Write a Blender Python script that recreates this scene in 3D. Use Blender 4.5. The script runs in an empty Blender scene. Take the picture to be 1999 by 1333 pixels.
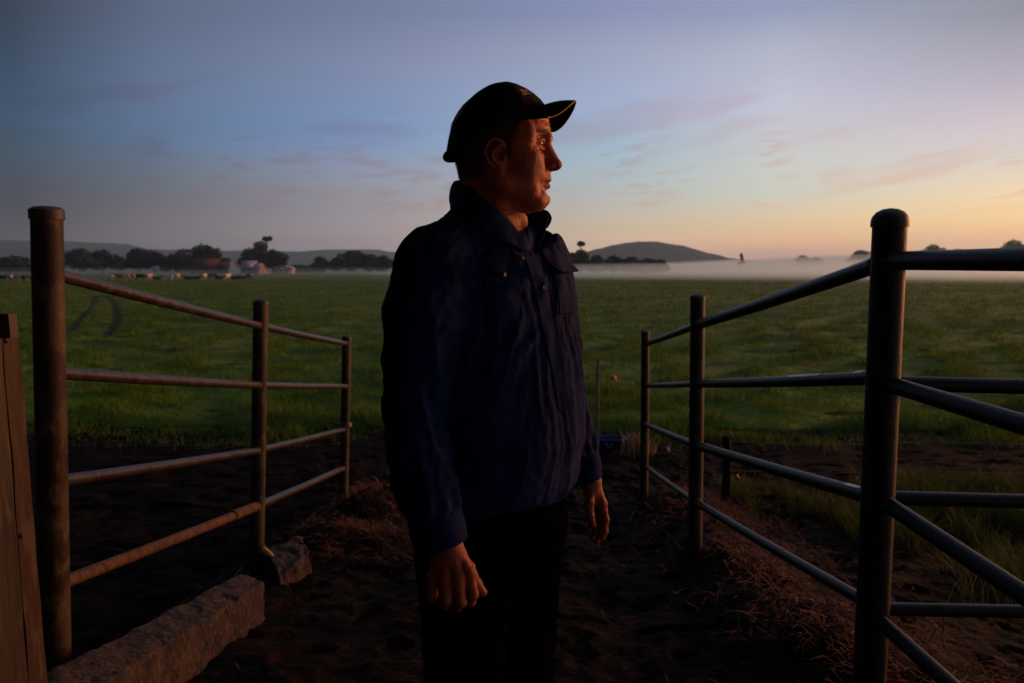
import bpy, bmesh, math, random
import numpy as np
from mathutils import Vector, Matrix
from mathutils.bvhtree import BVHTree
R = math.radians
random.seed(7); rng = np.random.default_rng(11)
SC = bpy.context.scene
COL = SC.collection

# ---------------------------------------------------------------- camera
CAM_Z = 2.30                       # eye height above the paddock
FPX = 1500.0                       # focal length in photo pixels (photo 1999 wide)
PITCH = math.atan(141.0 / FPX)     # looking down a little
cam_d = bpy.data.cameras.new('camera')
cam = bpy.data.objects.new('camera', cam_d); COL.objects.link(cam)
cam.location = (0, 0, CAM_Z); cam.rotation_euler = (R(90) - PITCH, 0, 0)
cam_d.sensor_width = 36.0; cam_d.lens = 36.0 * FPX / 1999.0
cam_d.clip_start = 0.05; cam_d.clip_end = 20000
cam_d.dof.use_dof = True; cam_d.dof.focus_distance = 1.62; cam_d.dof.aperture_fstop = 6.3
SC.camera = cam
SC.view_settings.view_transform = 'Standard'; SC.view_settings.look = 'None'
SC.view_settings.gamma = 1.0; SC.view_settings.exposure = 0.0
try: SC.view_settings.use_curve_mapping = False
except Exception: pass
SC.cycles.volume_bounces = 2; SC.cycles.max_bounces = 6
SC.cycles.volume_step_rate = 4.0

# ---------------------------------------------------------------- sun and sky
GLOW_AZ = 62.0                     # the bright part of the dawn, degrees right of the view
SUN_EL = 6.0
sd = bpy.data.lights.new('sun', 'SUN'); sd.energy = 4.2; sd.angle = R(17); sd.color = (1.0, 0.36, 0.12)
sun = bpy.data.objects.new('sun', sd); COL.objects.link(sun)
_d = Vector((math.sin(R(GLOW_AZ)) * math.cos(R(SUN_EL)), math.cos(R(GLOW_AZ)) * math.cos(R(SUN_EL)), math.sin(R(SUN_EL))))
sun.rotation_euler = _d.to_track_quat('Z', 'Y').to_euler(); sun.location = (30, 15, 20)

def srgb(*c):
    return tuple(((v / 255.0) / 12.92 if v / 255.0 <= 0.04045 else ((v / 255.0 + 0.055) / 1.055) ** 2.4) for v in c)

world = bpy.data.worlds.new('World'); SC.world = world; world.use_nodes = True
wt = world.node_tree; wt.nodes.clear(); WN = wt.nodes.new; WL = wt.links.new
def wmath(op, a, b=None, c=None, clamp=False):
    n = WN('ShaderNodeMath'); n.operation = op; n.use_clamp = clamp
    for i, v in enumerate((a, b, c)):
        if v is None: continue
        if isinstance(v, (int, float)): n.inputs[i].default_value = v
        else: WL(v, n.inputs[i])
    return n.outputs[0]
def wmix(f, a, b, mode='MIX'):
    n = WN('ShaderNodeMix'); n.data_type = 'RGBA'; n.blend_type = mode
    for s, v in ((0, f), (6, a), (7, b)):
        if isinstance(v, (int, float)): n.inputs[s].default_value = v
        elif isinstance(v, tuple): n.inputs[s].default_value = (*v, 1)
        else: WL(v, n.inputs[s])
    return n.outputs[2]
tc = WN('ShaderNodeTexCoord'); sx = WN('ShaderNodeSeparateXYZ'); WL(tc.outputs['Generated'], sx.inputs[0])
az = wmath('ARCTAN2', sx.outputs[0], sx.outputs[1])
dd = wmath('SUBTRACT', az, R(GLOW_AZ))
dd = wmath('ABSOLUTE', wmath('WRAP', dd, math.pi, -math.pi))      # angle away from the glow
dd = wmath('DIVIDE', dd, math.pi)
el = wmath('MULTIPLY', wmath('ARCSINE', sx.outputs[2]), 180 / math.pi)
eln = wmath('MULTIPLY', wmath('ADD', el, 2.0), 1 / 92.0, clamp=True)
# columns of the dawn sky: (angle from glow, [(elevation, linear colour)...])
SKYCOLS = [
 (0, [(0.0, (1.64283, 0.87267, 0.40539)), (2.24, (1.64283, 0.87267, 0.40539)), (3.02, (1.53285, 0.98974, 0.42971)), (4.9, (1.23765, 0.96754, 0.61738)), (6.76, (0.90434, 0.83652, 0.76362)), (8.6, (0.81797, 0.70847, 0.78279)), (11.6, (0.5376, 0.49847, 0.64244)), (15.36, (0.2969, 0.32359, 0.40983)), (34, (0.28205, 0.30741, 0.38933)), (90, (0.1955, 0.23, 0.345))]),
 (29.57, [(0.0, (1.42855, 0.75884, 0.35251)), (2.24, (1.42855, 0.75884, 0.35251)), (3.02, (1.33291, 0.86064, 0.37366)), (4.9, (1.07622, 0.84134, 0.53685)), (6.76, (0.78638, 0.72741, 0.66402)), (8.6, (0.71128, 0.61606, 0.68069)), (11.6, (0.46748, 0.43345, 0.55864)), (15.36, (0.25817, 0.28138, 0.35637)), (34, (0.24526, 0.26731, 0.33855)), (90, (0.17, 0.2, 0.3))]),
 (43.19, [(0.0, (0.93441, 0.48497, 0.40414)), (1.2, (0.93441, 0.48497, 0.40414)), (1.8, (1.46653, 0.8012, 0.37656)), (3.04, (1.10348, 0.77087, 0.42552)), (5.15, (0.72802, 0.75792, 0.64288)), (8.94, (0.62476, 0.64963, 0.6878)), (11.29, (0.5837, 0.59832, 0.73601)), (14.87, (0.45537, 0.48117, 0.61047)), (17.07, (0.28715, 0.33984, 0.52168)), (34, (0.27279, 0.32285, 0.4956)), (90, (0.17, 0.2, 0.3))]),
 (53.79, [(0.0, (1.21196, 0.83658, 0.52514)), (2.22, (1.21196, 0.83658, 0.52514)), (2.81, (0.93165, 0.70158, 0.45222)), (4.66, (0.63327, 0.61626, 0.54667)), (6.84, (0.46532, 0.58912, 0.63304)), (8.99, (0.384, 0.53857, 0.67259)), (11.79, (0.37891, 0.4745, 0.6892)), (15.5, (0.3463, 0.38305, 0.54139)), (17.78, (0.2506, 0.29606, 0.49225)), (34, (0.23807, 0.28126, 0.46764)), (90, (0.17, 0.2, 0.3))]),
 (72.37, [(0.0, (0.5253, 0.42649, 0.4567)), (2.06, (0.5253, 0.42649, 0.4567)), (4.63, (0.36103, 0.34078, 0.37736)), (6.8, (0.31088, 0.3454, 0.46595)), (9.64, (0.18867, 0.31441, 0.56637)), (14.42, (0.21481, 0.26246, 0.42047)), (17.68, (0.16077, 0.20279, 0.35032)), (34, (0.15273, 0.19265, 0.3328)), (90, (0.17, 0.2, 0.3))]),
 (85.98, [(0.0, (0.25241, 0.2233, 0.24314)), (1.91, (0.25241, 0.2233, 0.24314)), (4.3, (0.17139, 0.15815, 0.19164)), (6.32, (0.13042, 0.1713, 0.24015)), (8.64, (0.10412, 0.1923, 0.34424)), (12.51, (0.11731, 0.17552, 0.30668)), (16.53, (0.10378, 0.13646, 0.23093)), (34, (0.09859, 0.12964, 0.21938)), (90, (0.17, 0.2, 0.3))]),
 (94.4, [(0.0, (0.07748, 0.06415, 0.08587)), (2.24, (0.07748, 0.06415, 0.08587)), (3.65, (0.05031, 0.04969, 0.07809)), (5.22, (0.04598, 0.06049, 0.0934)), (7.07, (0.03845, 0.08063, 0.11913)), (9.81, (0.03634, 0.08579, 0.17934)), (11.6, (0.02946, 0.06722, 0.13129)), (15.36, (0.02843, 0.04589, 0.0786)), (34, (0.02701, 0.0436, 0.07467)), (90, (0.17, 0.2, 0.3))]),
 (130, [(0, (0.0075, 0.008, 0.012)), (9, (0.008, 0.01, 0.018)), (19, (0.007, 0.009, 0.018)), (40, (0.01, 0.012, 0.026)), (90, (0.03, 0.036, 0.07))]),
 (180, [(0, (0.002, 0.0025, 0.004)), (9, (0.002, 0.003, 0.005)), (40, (0.002, 0.003, 0.007)), (90, (0.02, 0.025, 0.05))]),
]
prev = None
for ang, stops in SKYCOLS:
    r = WN('ShaderNodeValToRGB'); WL(eln, r.inputs[0]); cr = r.color_ramp; cr.interpolation = 'LINEAR'
    while len(cr.elements) > 1: cr.elements.remove(cr.elements[-1])
    for i, (e, c) in enumerate(stops):
        p = (e + 2) / 92.0
        if i == 0: cr.elements[0].position = p; q = cr.elements[0]
        else: q = cr.elements.new(p)
        q.color = (*[v * .5 for v in c], 1)
    if prev is None: skyc = r.outputs[0]
    else:
        mr = WN('ShaderNodeMapRange'); mr.interpolation_type = 'SMOOTHSTEP' if ang > 100 else 'LINEAR'
        mr.inputs[1].default_value = prev / 180; mr.inputs[2].default_value = ang / 180; WL(dd, mr.inputs[0])
        skyc = wmix(mr.outputs[0], skyc, r.outputs[0])
    prev = ang
# thin high cloud: streaks laid out on a flat layer high above the paddock
zc = wmath('MAXIMUM', wmath('ADD', sx.outputs[2], 0.035), 0.02)
cx = WN('ShaderNodeCombineXYZ'); WL(wmath('DIVIDE', sx.outputs[0], zc), cx.inputs[0]); WL(wmath('DIVIDE', sx.outputs[1], zc), cx.inputs[1])
azd = wmath('MULTIPLY', az, 180 / math.pi)
def streaks(tilt, su, sv, loc, lo, hi, e0, e1, e2, e3, bs=.05, blo=.40, bhi=.56, dist=.5):
    c_, s_ = math.cos(R(tilt)), math.sin(R(tilt))
    u = wmath('MULTIPLY', wmath('ADD', wmath('MULTIPLY', azd, c_), wmath('MULTIPLY', el, s_)), su)
    v = wmath('MULTIPLY', wmath('SUBTRACT', wmath('MULTIPLY', el, c_), wmath('MULTIPLY', azd, s_)), sv)
    cv = WN('ShaderNodeCombineXYZ'); WL(u, cv.inputs[0]); WL(v, cv.inputs[1]); cv.inputs[2].default_value = loc
    nz = WN('ShaderNodeTexNoise'); WL(cv.outputs[0], nz.inputs['Vector']); nz.inputs['Scale'].default_value = 1; nz.inputs['Detail'].default_value = 6; nz.inputs['Roughness'].default_value = 0.50; nz.inputs['Distortion'].default_value = dist
    cv2 = WN('ShaderNodeCombineXYZ'); WL(azd, cv2.inputs[0]); WL(el, cv2.inputs[1]); cv2.inputs[2].default_value = loc * 3
    nb = WN('ShaderNodeTexNoise'); WL(cv2.outputs[0], nb.inputs['Vector']); nb.inputs['Scale'].default_value = bs; nb.inputs['Detail'].default_value = 2
    o = []
    for src, x0, x1 in ((nz.outputs['Fac'], lo, hi), (nb.outputs['Fac'], blo, bhi), (el, e0, e1), (el, e3, e2)):
        r = WN('ShaderNodeMapRange'); r.interpolation_type = 'SMOOTHSTEP'; WL(src, r.inputs[0]); r.inputs[1].default_value = x0; r.inputs[2].default_value = x1; o.append(r.outputs[0])
    return wmath('MULTIPLY', wmath('MULTIPLY', o[0], o[1]), wmath('MULTIPLY', o[2], o[3]))
soft = streaks(10, .085, .48, 2.3, .48, .66, 3.5, 6.0, 11.0, 14.0, bs=.06, blo=.38, bhi=.52)
small = streaks(4, .34, 1.7, 5.6, .51, .60, 3.0, 5.0, 8.5, 10.5, bs=.10, blo=.42, bhi=.52)
cf = wmath('MAXIMUM', wmath('MULTIPLY', soft, 0.95), wmath('MULTIPLY', small, 1.0))
cf = wmath('MULTIPLY', cf, 0.85)
cl = wmix(1.0, skyc, (0.99, 0.79, 0.79), 'MULTIPLY')
skyc = wmix(cf, skyc, cl)
nish = WN('ShaderNodeTexSky'); nish.sky_type = 'NISHITA'; nish.sun_disc = False
nish.sun_elevation = R(SUN_EL); nish.sun_rotation = R(GLOW_AZ); nish.air_density = 1.0; nish.dust_density = 1.5
b1 = WN('ShaderNodeBackground'); WL(skyc, b1.inputs[0]); b1.inputs[1].default_value = 2.0
b2 = WN('ShaderNodeBackground'); WL(nish.outputs[0], b2.inputs[0]); b2.inputs[1].default_value = 0.004
ad = WN('ShaderNodeAddShader'); WL(b1.outputs[0], ad.inputs[0]); WL(b2.outputs[0], ad.inputs[1])
wo = WN('ShaderNodeOutputWorld'); WL(ad.outputs[0], wo.inputs[0])

# ---------------------------------------------------------------- helpers
def W(px, py, Y):
    """world point at depth Y (metres ahead of the camera) seen at photo pixel px,py"""
    x = (px - 999.5) / FPX; y = (666.5 - py) / FPX
    dy = math.cos(PITCH) + y * math.sin(PITCH); dz = -math.sin(PITCH) + y * math.cos(PITCH)
    k = Y / dy
    return Vector((x * k, Y, CAM_Z + dz * k))

def tag(o, label=None, cat=None, group=None, kind=None):
    if label: o['label'] = label
    if cat: o['category'] = cat
    if group: o['group'] = group
    if kind: o['kind'] = kind
    return o
def empty(name, loc=(0, 0, 0), **k):
    o = bpy.data.objects.new(name, None); COL.objects.link(o); o.location = loc; o.empty_display_size = 0.1
    return tag(o, **k)
def mesh_obj(name, verts, faces, mat=None, parent=None, smooth=False, world_verts=True):
    """verts in world coordinates; the object origin is put at its base centre (or its parent's frame)"""
    V = np.asarray(verts, dtype=np.float64).reshape(-1, 3)
    if parent is None:
        o0 = np.array([V[:, 0].mean(), V[:, 1].mean(), V[:, 2].min()])
    else:
        o0 = np.array(wloc(parent))
    me = bpy.data.meshes.new(name)
    F = np.asarray(faces) if not isinstance(faces, list) or (len(faces) and all(len(f) == len(faces[0]) for f in faces)) else None
    Vl = V - o0 if world_verts else V
    if F is not None and F.size:
        n = F.shape[1]
        me.vertices.add(len(Vl)); me.vertices.foreach_set('co', Vl.astype(np.float32).ravel())
        me.loops.add(F.size); me.loops.foreach_set('vertex_index', F.astype(np.int32).ravel())
        me.polygons.add(len(F)); me.polygons.foreach_set('loop_start', np.arange(0, F.size, n, dtype=np.int32))
        me.update(calc_edges=True)
    else:
        me.from_pydata([tuple(v) for v in Vl], [], faces)
    if smooth: me.polygons.foreach_set('use_smooth', np.ones(len(me.polygons), dtype=bool))
    if mat: me.materials.append(mat)
    me.validate(); me.update()
    o = bpy.data.objects.new(name, me); COL.objects.link(o)
    if parent is None: o.location = o0
    else: o.parent = parent
    return o
def wloc(o):
    v = Vector(o.location)
    while o.parent: o = o.parent; v = v + o.location
    return v

class MB:
    """collects shapes and links them as ONE mesh object"""
    def __init__(s): s.v = []; s.f = []; s.n = 0
    def add(s, v, f):
        s.v.extend([tuple(p) for p in v]); s.f.extend([tuple(i + s.n for i in q) for q in f]); s.n = len(s.v)
    def box(s, c, d, rz=0.0):
        c = Vector(c); m = Matrix.Rotation(rz, 3, 'Z'); h = Vector(d) / 2
        vs = [c + m @ Vector((a * h.x, b * h.y, e * h.z)) for a in (-1, 1) for b in (-1, 1) for e in (-1, 1)]
        s.add(vs, [(0,1,3,2),(4,6,7,5),(0,4,5,1),(2,3,7,6),(0,2,6,4),(1,5,7,3)])
    def tube(s, pts, rad, n=16, cap=True, wob=0.0):
        pts = [Vector(p) for p in pts]; N = len(pts)
        if not hasattr(rad, '__len__'): rad = [rad] * N
        t0 = (pts[1] - pts[0]).normalized(); up = Vector((0, 0, 1)) if abs(t0.z) < 0.9 else Vector((1, 0, 0))
        rings = []
        for i, p in enumerate(pts):
            t = (pts[min(i + 1, N - 1)] - pts[max(i - 1, 0)]).normalized()
            a = t.cross(up).normalized(); b = t.cross(a).normalized()
            rings.append([p + (a * math.cos(2 * math.pi * k / n) + b * math.sin(2 * math.pi * k / n)) * rad[i] * (1 + wob * random.uniform(-1, 1)) for k in range(n)])
        vs = [q for r_ in rings for q in r_]; fs = []
        for i in range(N - 1):
            for k in range(n): fs.append((i*n+k, (i)*n+(k+1)%n, (i+1)*n+(k+1)%n, (i+1)*n+k))
        if cap: fs.append(tuple(range(n))); fs.append(tuple(reversed([(N-1)*n+k for k in range(n)])))
        s.add(vs, fs)
    def lathe(s, c, prof, n=28, axis=Vector((0, 0, 1))):
        c = Vector(c); axis = Vector(axis).normalized(); a = axis.orthogonal().normalized(); b = axis.cross(a)
        vs = []; fs = []
        for (r_, h) in prof:
            for k in range(n): vs.append(c + axis * h + (a * math.cos(2*math.pi*k/n) + b * math.sin(2*math.pi*k/n)) * r_)
        for i in range(len(prof) - 1):
            for k in range(n): fs.append((i*n+k, i*n+(k+1)%n, (i+1)*n+(k+1)%n, (i+1)*n+k))
        fs.append(tuple(reversed(range(n)))); fs.append(tuple((len(prof)-1)*n+k for k in range(n)))
        s.add(vs, fs)
    def sphere(s, c, r_, n=12):
        r_ = r_ if hasattr(r_, '__len__') else (r_, r_, r_); c = Vector(c); vs = []; fs = []
        for i in range(1, n):
            for k in range(2 * n):
                th = math.pi * i / n; ph = math.pi * k / n
                vs.append(c + Vector((r_[0]*math.sin(th)*math.cos(ph), r_[1]*math.sin(th)*math.sin(ph), r_[2]*math.cos(th))))
        m = 2 * n
        for i in range(n - 2):
            for k in range(m): fs.append((i*m+k, (i+1)*m+k, (i+1)*m+(k+1)%m, i*m+(k+1)%m))
        t = len(vs); vs.append(c + Vector((0,0,r_[2]))); vs.append(c - Vector((0,0,r_[2])))
        for k in range(m): fs.append((t, k, (k+1)%m)); fs.append((t+1, (n-2)*m+(k+1)%m, (n-2)*m+k))
        s.add(vs, fs)
    def build(s, name, mat, parent=None, smooth=False):
        o = mesh_obj(name, s.v, s.f, mat, parent, smooth)
        return o
def bevel(o, w=0.004, seg=2, ang=35):
    m = o.modifiers.new('bevel', 'BEVEL'); m.width = w; m.segments = seg; m.limit_method = 'ANGLE'; m.angle_limit = R(ang); return o
def smooth_by_angle(o, ang=40):
    me = o.data; me.polygons.foreach_set('use_smooth', np.ones(len(me.polygons), dtype=bool))
    bm = bmesh.new(); bm.from_mesh(me)
    for e in bm.edges:
        if len(e.link_faces) == 2 and e.calc_face_angle(0) > R(ang): e.smooth = False
    bm.to_mesh(me); bm.free(); return o
def copy_tree(o, parent=None):
    c = o.copy(); COL.objects.link(c)
    if parent is not None: c.parent = parent
    for ch in list(o.children): copy_tree(ch, c)
    return c

# noise (numpy)
_perm = np.random.default_rng(5).permutation(256).astype(np.int64); _perm = np.concatenate([_perm, _perm, _perm])
_gr = np.random.default_rng(6).normal(size=(256, 3)); _gr /= np.linalg.norm(_gr, axis=1)[:, None]
def pnoise(x, y, z=0.0):
    x, y, z = np.broadcast_arrays(np.asarray(x, dtype=np.float64), np.asarray(y, dtype=np.float64), np.asarray(z, dtype=np.float64))
    xi = np.floor(x).astype(np.int64); yi = np.floor(y).astype(np.int64); zi = np.floor(z).astype(np.int64)
    xf = x - xi; yf = y - yi; zf = z - zi
    u = xf*xf*xf*(xf*(xf*6-15)+10); v = yf*yf*yf*(yf*(yf*6-15)+10); w = zf*zf*zf*(zf*(zf*6-15)+10)
    def g(a, b, c):
        h = _perm[_perm[_perm[(xi + a) & 255] + ((yi + b) & 255)] + ((zi + c) & 255)]
        gv = _gr[h]; return gv[..., 0]*(xf-a) + gv[..., 1]*(yf-b) + gv[..., 2]*(zf-c)
    l = lambda t, a, b: a + t * (b - a)
    return l(w, l(v, l(u, g(0,0,0), g(1,0,0)), l(u, g(0,1,0), g(1,1,0))), l(v, l(u, g(0,0,1), g(1,0,1)), l(u, g(0,1,1), g(1,1,1)))) * 1.6
def fbm(x, y, z=0.0, o=4, g=0.5):
    s = 0; a = 1.0; f = 1.0
    for i in range(o): s = s + a * pnoise(x*f + 17.3*i, y*f - 9.1*i, np.asarray(z)*f + 3.7*i); a *= g; f *= 2.03
    return s
def sstep(a, b, x):
    t = np.clip((x - a) / (b - a), 0, 1); return t * t * (3 - 2 * t)

# materials
def mat(name, col, rough=0.8, metal=0.0, col2=None, scale=5.0, detail=6, lo=0.4, hi=0.6, bump=0.0, bscale=None, spec=0.5, stretch=None, col3=None, sheen=0.0, sss=0.0):
    m = bpy.data.materials.new(name); m.use_nodes = True; nt = m.node_tree; N = nt.nodes; L = nt.links
    b = N['Principled BSDF']; b.inputs['Base Color'].default_value = (*col, 1); b.inputs['Roughness'].default_value = rough
    b.inputs['Metallic'].default_value = metal; b.inputs['Specular IOR Level'].default_value = spec
    if sheen: b.inputs['Sheen Weight'].default_value = sheen; b.inputs['Sheen Roughness'].default_value = 0.5
    if sss: b.inputs['Subsurface Weight'].default_value = sss; b.inputs['Subsurface Radius'].default_value = (0.9, 0.25, 0.12); b.inputs['Subsurface Scale'].default_value = 0.012
    t = N.new('ShaderNodeTexCoord'); mp = N.new('ShaderNodeMapping'); L.new(t.outputs['Object'], mp.inputs[0])
    if stretch: mp.inputs['Scale'].default_value = stretch
    def noise(s, d=detail):
        n = N.new('ShaderNodeTexNoise'); n.inputs['Scale'].default_value = s; n.inputs['Detail'].default_value = d; L.new(mp.outputs[0], n.inputs['Vector']); return n
    if col2 is not None:
        n = noise(scale); r = N.new('ShaderNodeMapRange'); r.inputs[1].default_value = lo; r.inputs[2].default_value = hi; r.interpolation_type = 'SMOOTHSTEP'; L.new(n.outputs['Fac'], r.inputs[0])
        mx = N.new('ShaderNodeMix'); mx.data_type = 'RGBA'; L.new(r.outputs[0], mx.inputs[0]); mx.inputs[6].default_value = (*col, 1); mx.inputs[7].default_value = (*col2, 1)
        out = mx.outputs[2]
        if col3 is not None:
            n3 = noise(scale * 3.7); r3 = N.new('ShaderNodeMapRange'); r3.inputs[1].default_value = 0.55; r3.inputs[2].default_value = 0.64; L.new(n3.outputs['Fac'], r3.inputs[0])
            m3 = N.new('ShaderNodeMix'); m3.data_type = 'RGBA'; L.new(r3.outputs[0], m3.inputs[0]); L.new(out, m3.inputs[6]); m3.inputs[7].default_value = (*col3, 1); out = m3.outputs[2]
        L.new(out, b.inputs['Base Color'])
    if bump:
        n = noise(bscale or scale * 4, 8); bp = N.new('ShaderNodeBump'); bp.inputs['Strength'].default_value = 1.0; bp.inputs['Distance'].default_value = bump
        L.new(n.outputs['Fac'], bp.inputs['Height']); L.new(bp.outputs[0], b.inputs['Normal'])
    return m
# ---------------------------------------------------------------- terrain
SLOPE = 0.157
def ramp_z(y): 
    z = CAM_Z - 1.197 - SLOPE * y
    return np.where(z > 0.25, z, 0.25 * np.exp(np.minimum((z - 0.25) / 0.25, 0)))   # eases into the paddock level
def fence_x(y, side):      # centre line of the race's fences
    return (-1.86 + 0.055 * y) if side < 0 else (1.24 + 0.030 * y)
def ground_z(x, y):
    x = np.asarray(x, float); y = np.asarray(y, float)
    rz = np.asarray(ramp_z(y)); rz = np.minimum(rz, 1.65)
    lx = -1.69 + 0.035 * y; rx = 1.29 + 0.035 * y
    # fill falls away outside the fences
    outl = sstep(0.05, 0.9, lx - x); outr = sstep(0.1, 2.6, x - rx)
    z = rz * (1 - 0.92 * outl) * (1 - 0.55 * outr)
    # ridge of trodden muck and straw along the right fence, another by the left far post
    rid = np.exp(-((x - rx + 0.02 - 0.05*np.sin(y*2.2)) / 0.34) ** 2) * sstep(2.2, 3.3, y) * (1 - sstep(6.6, 8.2, y))
    z = z + 0.20 * rid * (0.8 + 0.5 * pnoise(y * 1.3, x * 0.8, 4.0))
    ril = np.exp(-((x - lx - 0.25) / 0.42) ** 2) * sstep(4.9, 5.5, y) * (1 - sstep(6.7, 7.6, y))
    z = z + 0.24 * ril * (0.8 + 0.6 * pnoise(y * 1.7, x * 1.2, 8.0))
    near = np.exp(-np.maximum(y - 9, 0) / 3.0)
    pit = pnoise(x * 4.6, y * 4.6, 21.0); z = z - near * 0.035 * sstep(.22, .5, pit) + near * .012 * sstep(.05, .2, pit) * (1 - sstep(.2, .3, pit))     # hoof marks
    z = z - near * 0.03 * (np.exp(-((x - .05*y - .35) / .16) ** 2) + np.exp(-((x - .05*y + .95) / .16) ** 2)) * sstep(-.5, .4, pnoise(y * .7, 3.0, 2.0))          # wheel ruts
    z = z + near * (0.035 * fbm(x * 1.6, y * 1.6, 1.0, 3) + 0.016 * fbm(x * 7, y * 7, 2.0, 3))
    return z
xs = np.concatenate([np.linspace(-9, -2.6, 70, endpoint=False), np.linspace(-2.6, 3.2, 300, endpoint=False), np.linspace(3.2, 11, 90)])
ys = np.concatenate([np.linspace(-4, 1.0, 50, endpoint=False), np.linspace(1.0, 8.5, 340, endpoint=False), np.linspace(8.5, 12.5, 90)])
GX, GY = np.meshgrid(xs, ys); GZ = ground_z(GX, GY)
def gridfaces(ny, nx):
    i = np.arange(ny - 1)[:, None] * nx + np.arange(nx - 1)[None, :]
    return np.stack([i, i + 1, i + nx + 1, i + nx], -1).reshape(-1, 4)
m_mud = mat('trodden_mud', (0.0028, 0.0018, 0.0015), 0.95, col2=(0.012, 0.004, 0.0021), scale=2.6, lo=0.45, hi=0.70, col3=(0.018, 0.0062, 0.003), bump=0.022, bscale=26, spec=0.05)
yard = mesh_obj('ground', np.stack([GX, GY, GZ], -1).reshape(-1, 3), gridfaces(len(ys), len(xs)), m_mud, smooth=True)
tag(yard, kind='structure')

# paddock: one sheet out to the horizon
def field_z(x, y):
    d = np.sqrt(x*x + y*y)
    a = np.exp(-d / 90.0)
    z = 0.04 + a * (0.12 * pnoise(x * 0.40, y * 0.40, 3) + 0.09 * pnoise(x * 0.95, y * 0.95, 5) + 0.08 * sstep(-0.2, 0.5, pnoise(x * 0.7 + 3, y * 1.3, 15)))
    z = z + (1 - a) * 0.25 * pnoise(x * 0.05, y * 0.05, 9) * np.exp(-d / 900)
    return z
def track_mask(x, y):
    """two wheel marks curving across the wet grass"""
    m = np.zeros_like(x)
    for pts in ([(186,578),(182,592),(170,610),(148,636),(128,660)], [(206,576),(222,592),(229,612),(226,636),(206,662)]):
        P = []
        for px, py in pts:
            yy = CAM_Z / math.tan(PITCH + math.atan((py - 666.5) / FPX)); P.append(W(px, py, yy))
        for a, b in zip(P[:-1], P[1:]):
            n = max(2, int((b - a).length / 0.5)) 
            dx, dy = b.x - a.x, b.y - a.y; L2 = dx*dx + dy*dy
            t = np.clip(((x - a.x) * dx + (y - a.y) * dy) / L2, 0, 1)
            dist = np.hypot(x - a.x - t * dx, y - a.y - t * dy)
            m = np.maximum(m, 1 - sstep(0.08, 0.26, dist))
    return m
ry = [9.0]
while ry[-1] < 7000: ry.append(ry[-1] * 1.0125)
ry = np.array(ry); tt = np.linspace(-1, 1, 640)
FY, FT = np.meshgrid(ry, tt, indexing='ij'); FX = FT * (FY * 1.7 + 9)
edge = 10.3 + 0.75 * pnoise(FX * 0.45, 0.3, 2) + .3 * pnoise(FX * 1.7, 0.3, 2)
FZ = field_z(FX, FY); FZ = FZ - 0.75 * (1 - sstep(-.2, 1.3, FY - edge)) ** 1.5
TM = np.where((FY < 95) & (FX < -10), track_mask(FX, FY), 0)
FZ = FZ - 0.04 * TM
def field_mat():
    m = bpy.data.materials.new('paddock_grass'); m.use_nodes = True; nt = m.node_tree; N = nt.nodes; L = nt.links
    b = N['Principled BSDF']; b.inputs['Roughness'].default_value = 0.9; b.inputs['Specular IOR Level'].default_value = 0.15
    t = N.new('ShaderNodeTexCoord')
    def noi(s, d, sc):
        mp = N.new('ShaderNodeMapping'); mp.inputs['Scale'].default_value = sc; L.new(t.outputs['Object'], mp.inputs[0])
        n = N.new('ShaderNodeTexNoise'); n.inputs['Scale'].default_value = s; n.inputs['Detail'].default_value = d; L.new(mp.outputs[0], n.inputs['Vector']); return n.outputs['Fac']
    def mr(x, a, c):
        r = N.new('ShaderNodeMapRange'); r.interpolation_type = 'SMOOTHSTEP'; r.inputs[1].default_value = a; r.inputs[2].default_value = c; L.new(x, r.inputs[0]); return r.outputs[0]
    def mix(f, a, c):
        x = N.new('ShaderNodeMix'); x.data_type = 'RGBA'; L.new(f, x.inputs[0])
        for s, v in ((6, a), (7, c)):
            if isinstance(v, tuple): x.inputs[s].default_value = (*v, 1)
            else: L.new(v, x.inputs[s])
        return x.outputs[2]
    c = mix(mr(noi(0.55, 5, (1, 1, 1)), .42, .62), (0.040, 0.082, 0.004), (0.105, 0.195, 0.008))
    c = mix(mr(noi(0.09, 4, (1, 1, 1)), .45, .65), c, (0.125, 0.175, 0.012))
    c = mix(mr(noi(1.1, 5, (1, 1, 1)), .52, .68), c, (0.020, 0.036, 0.004))
    a = N.new('ShaderNodeAttribute'); a.attribute_name = 'track'
    c = mix(a.outputs['Fac'], c, (0.018, 0.022, 0.007))
    L.new(c, b.inputs['Base Color'])
    bp = N.new('ShaderNodeBump'); bp.inputs['Distance'].default_value = 0.10; L.new(noi(3.0, 8, (1, 1, 1)), bp.inputs['Height']); L.new(bp.outputs[0], b.inputs['Normal'])
    return m
m_field = field_mat()
field = mesh_obj('field', np.stack([FX, FY, FZ], -1).reshape(-1, 3), gridfaces(len(ry), len(tt)), m_field, smooth=True)
field.data.attributes.new('track', 'FLOAT', 'POINT').data.foreach_set('value', TM.ravel().astype(np.float32))
tag(field, kind='structure')

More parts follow.
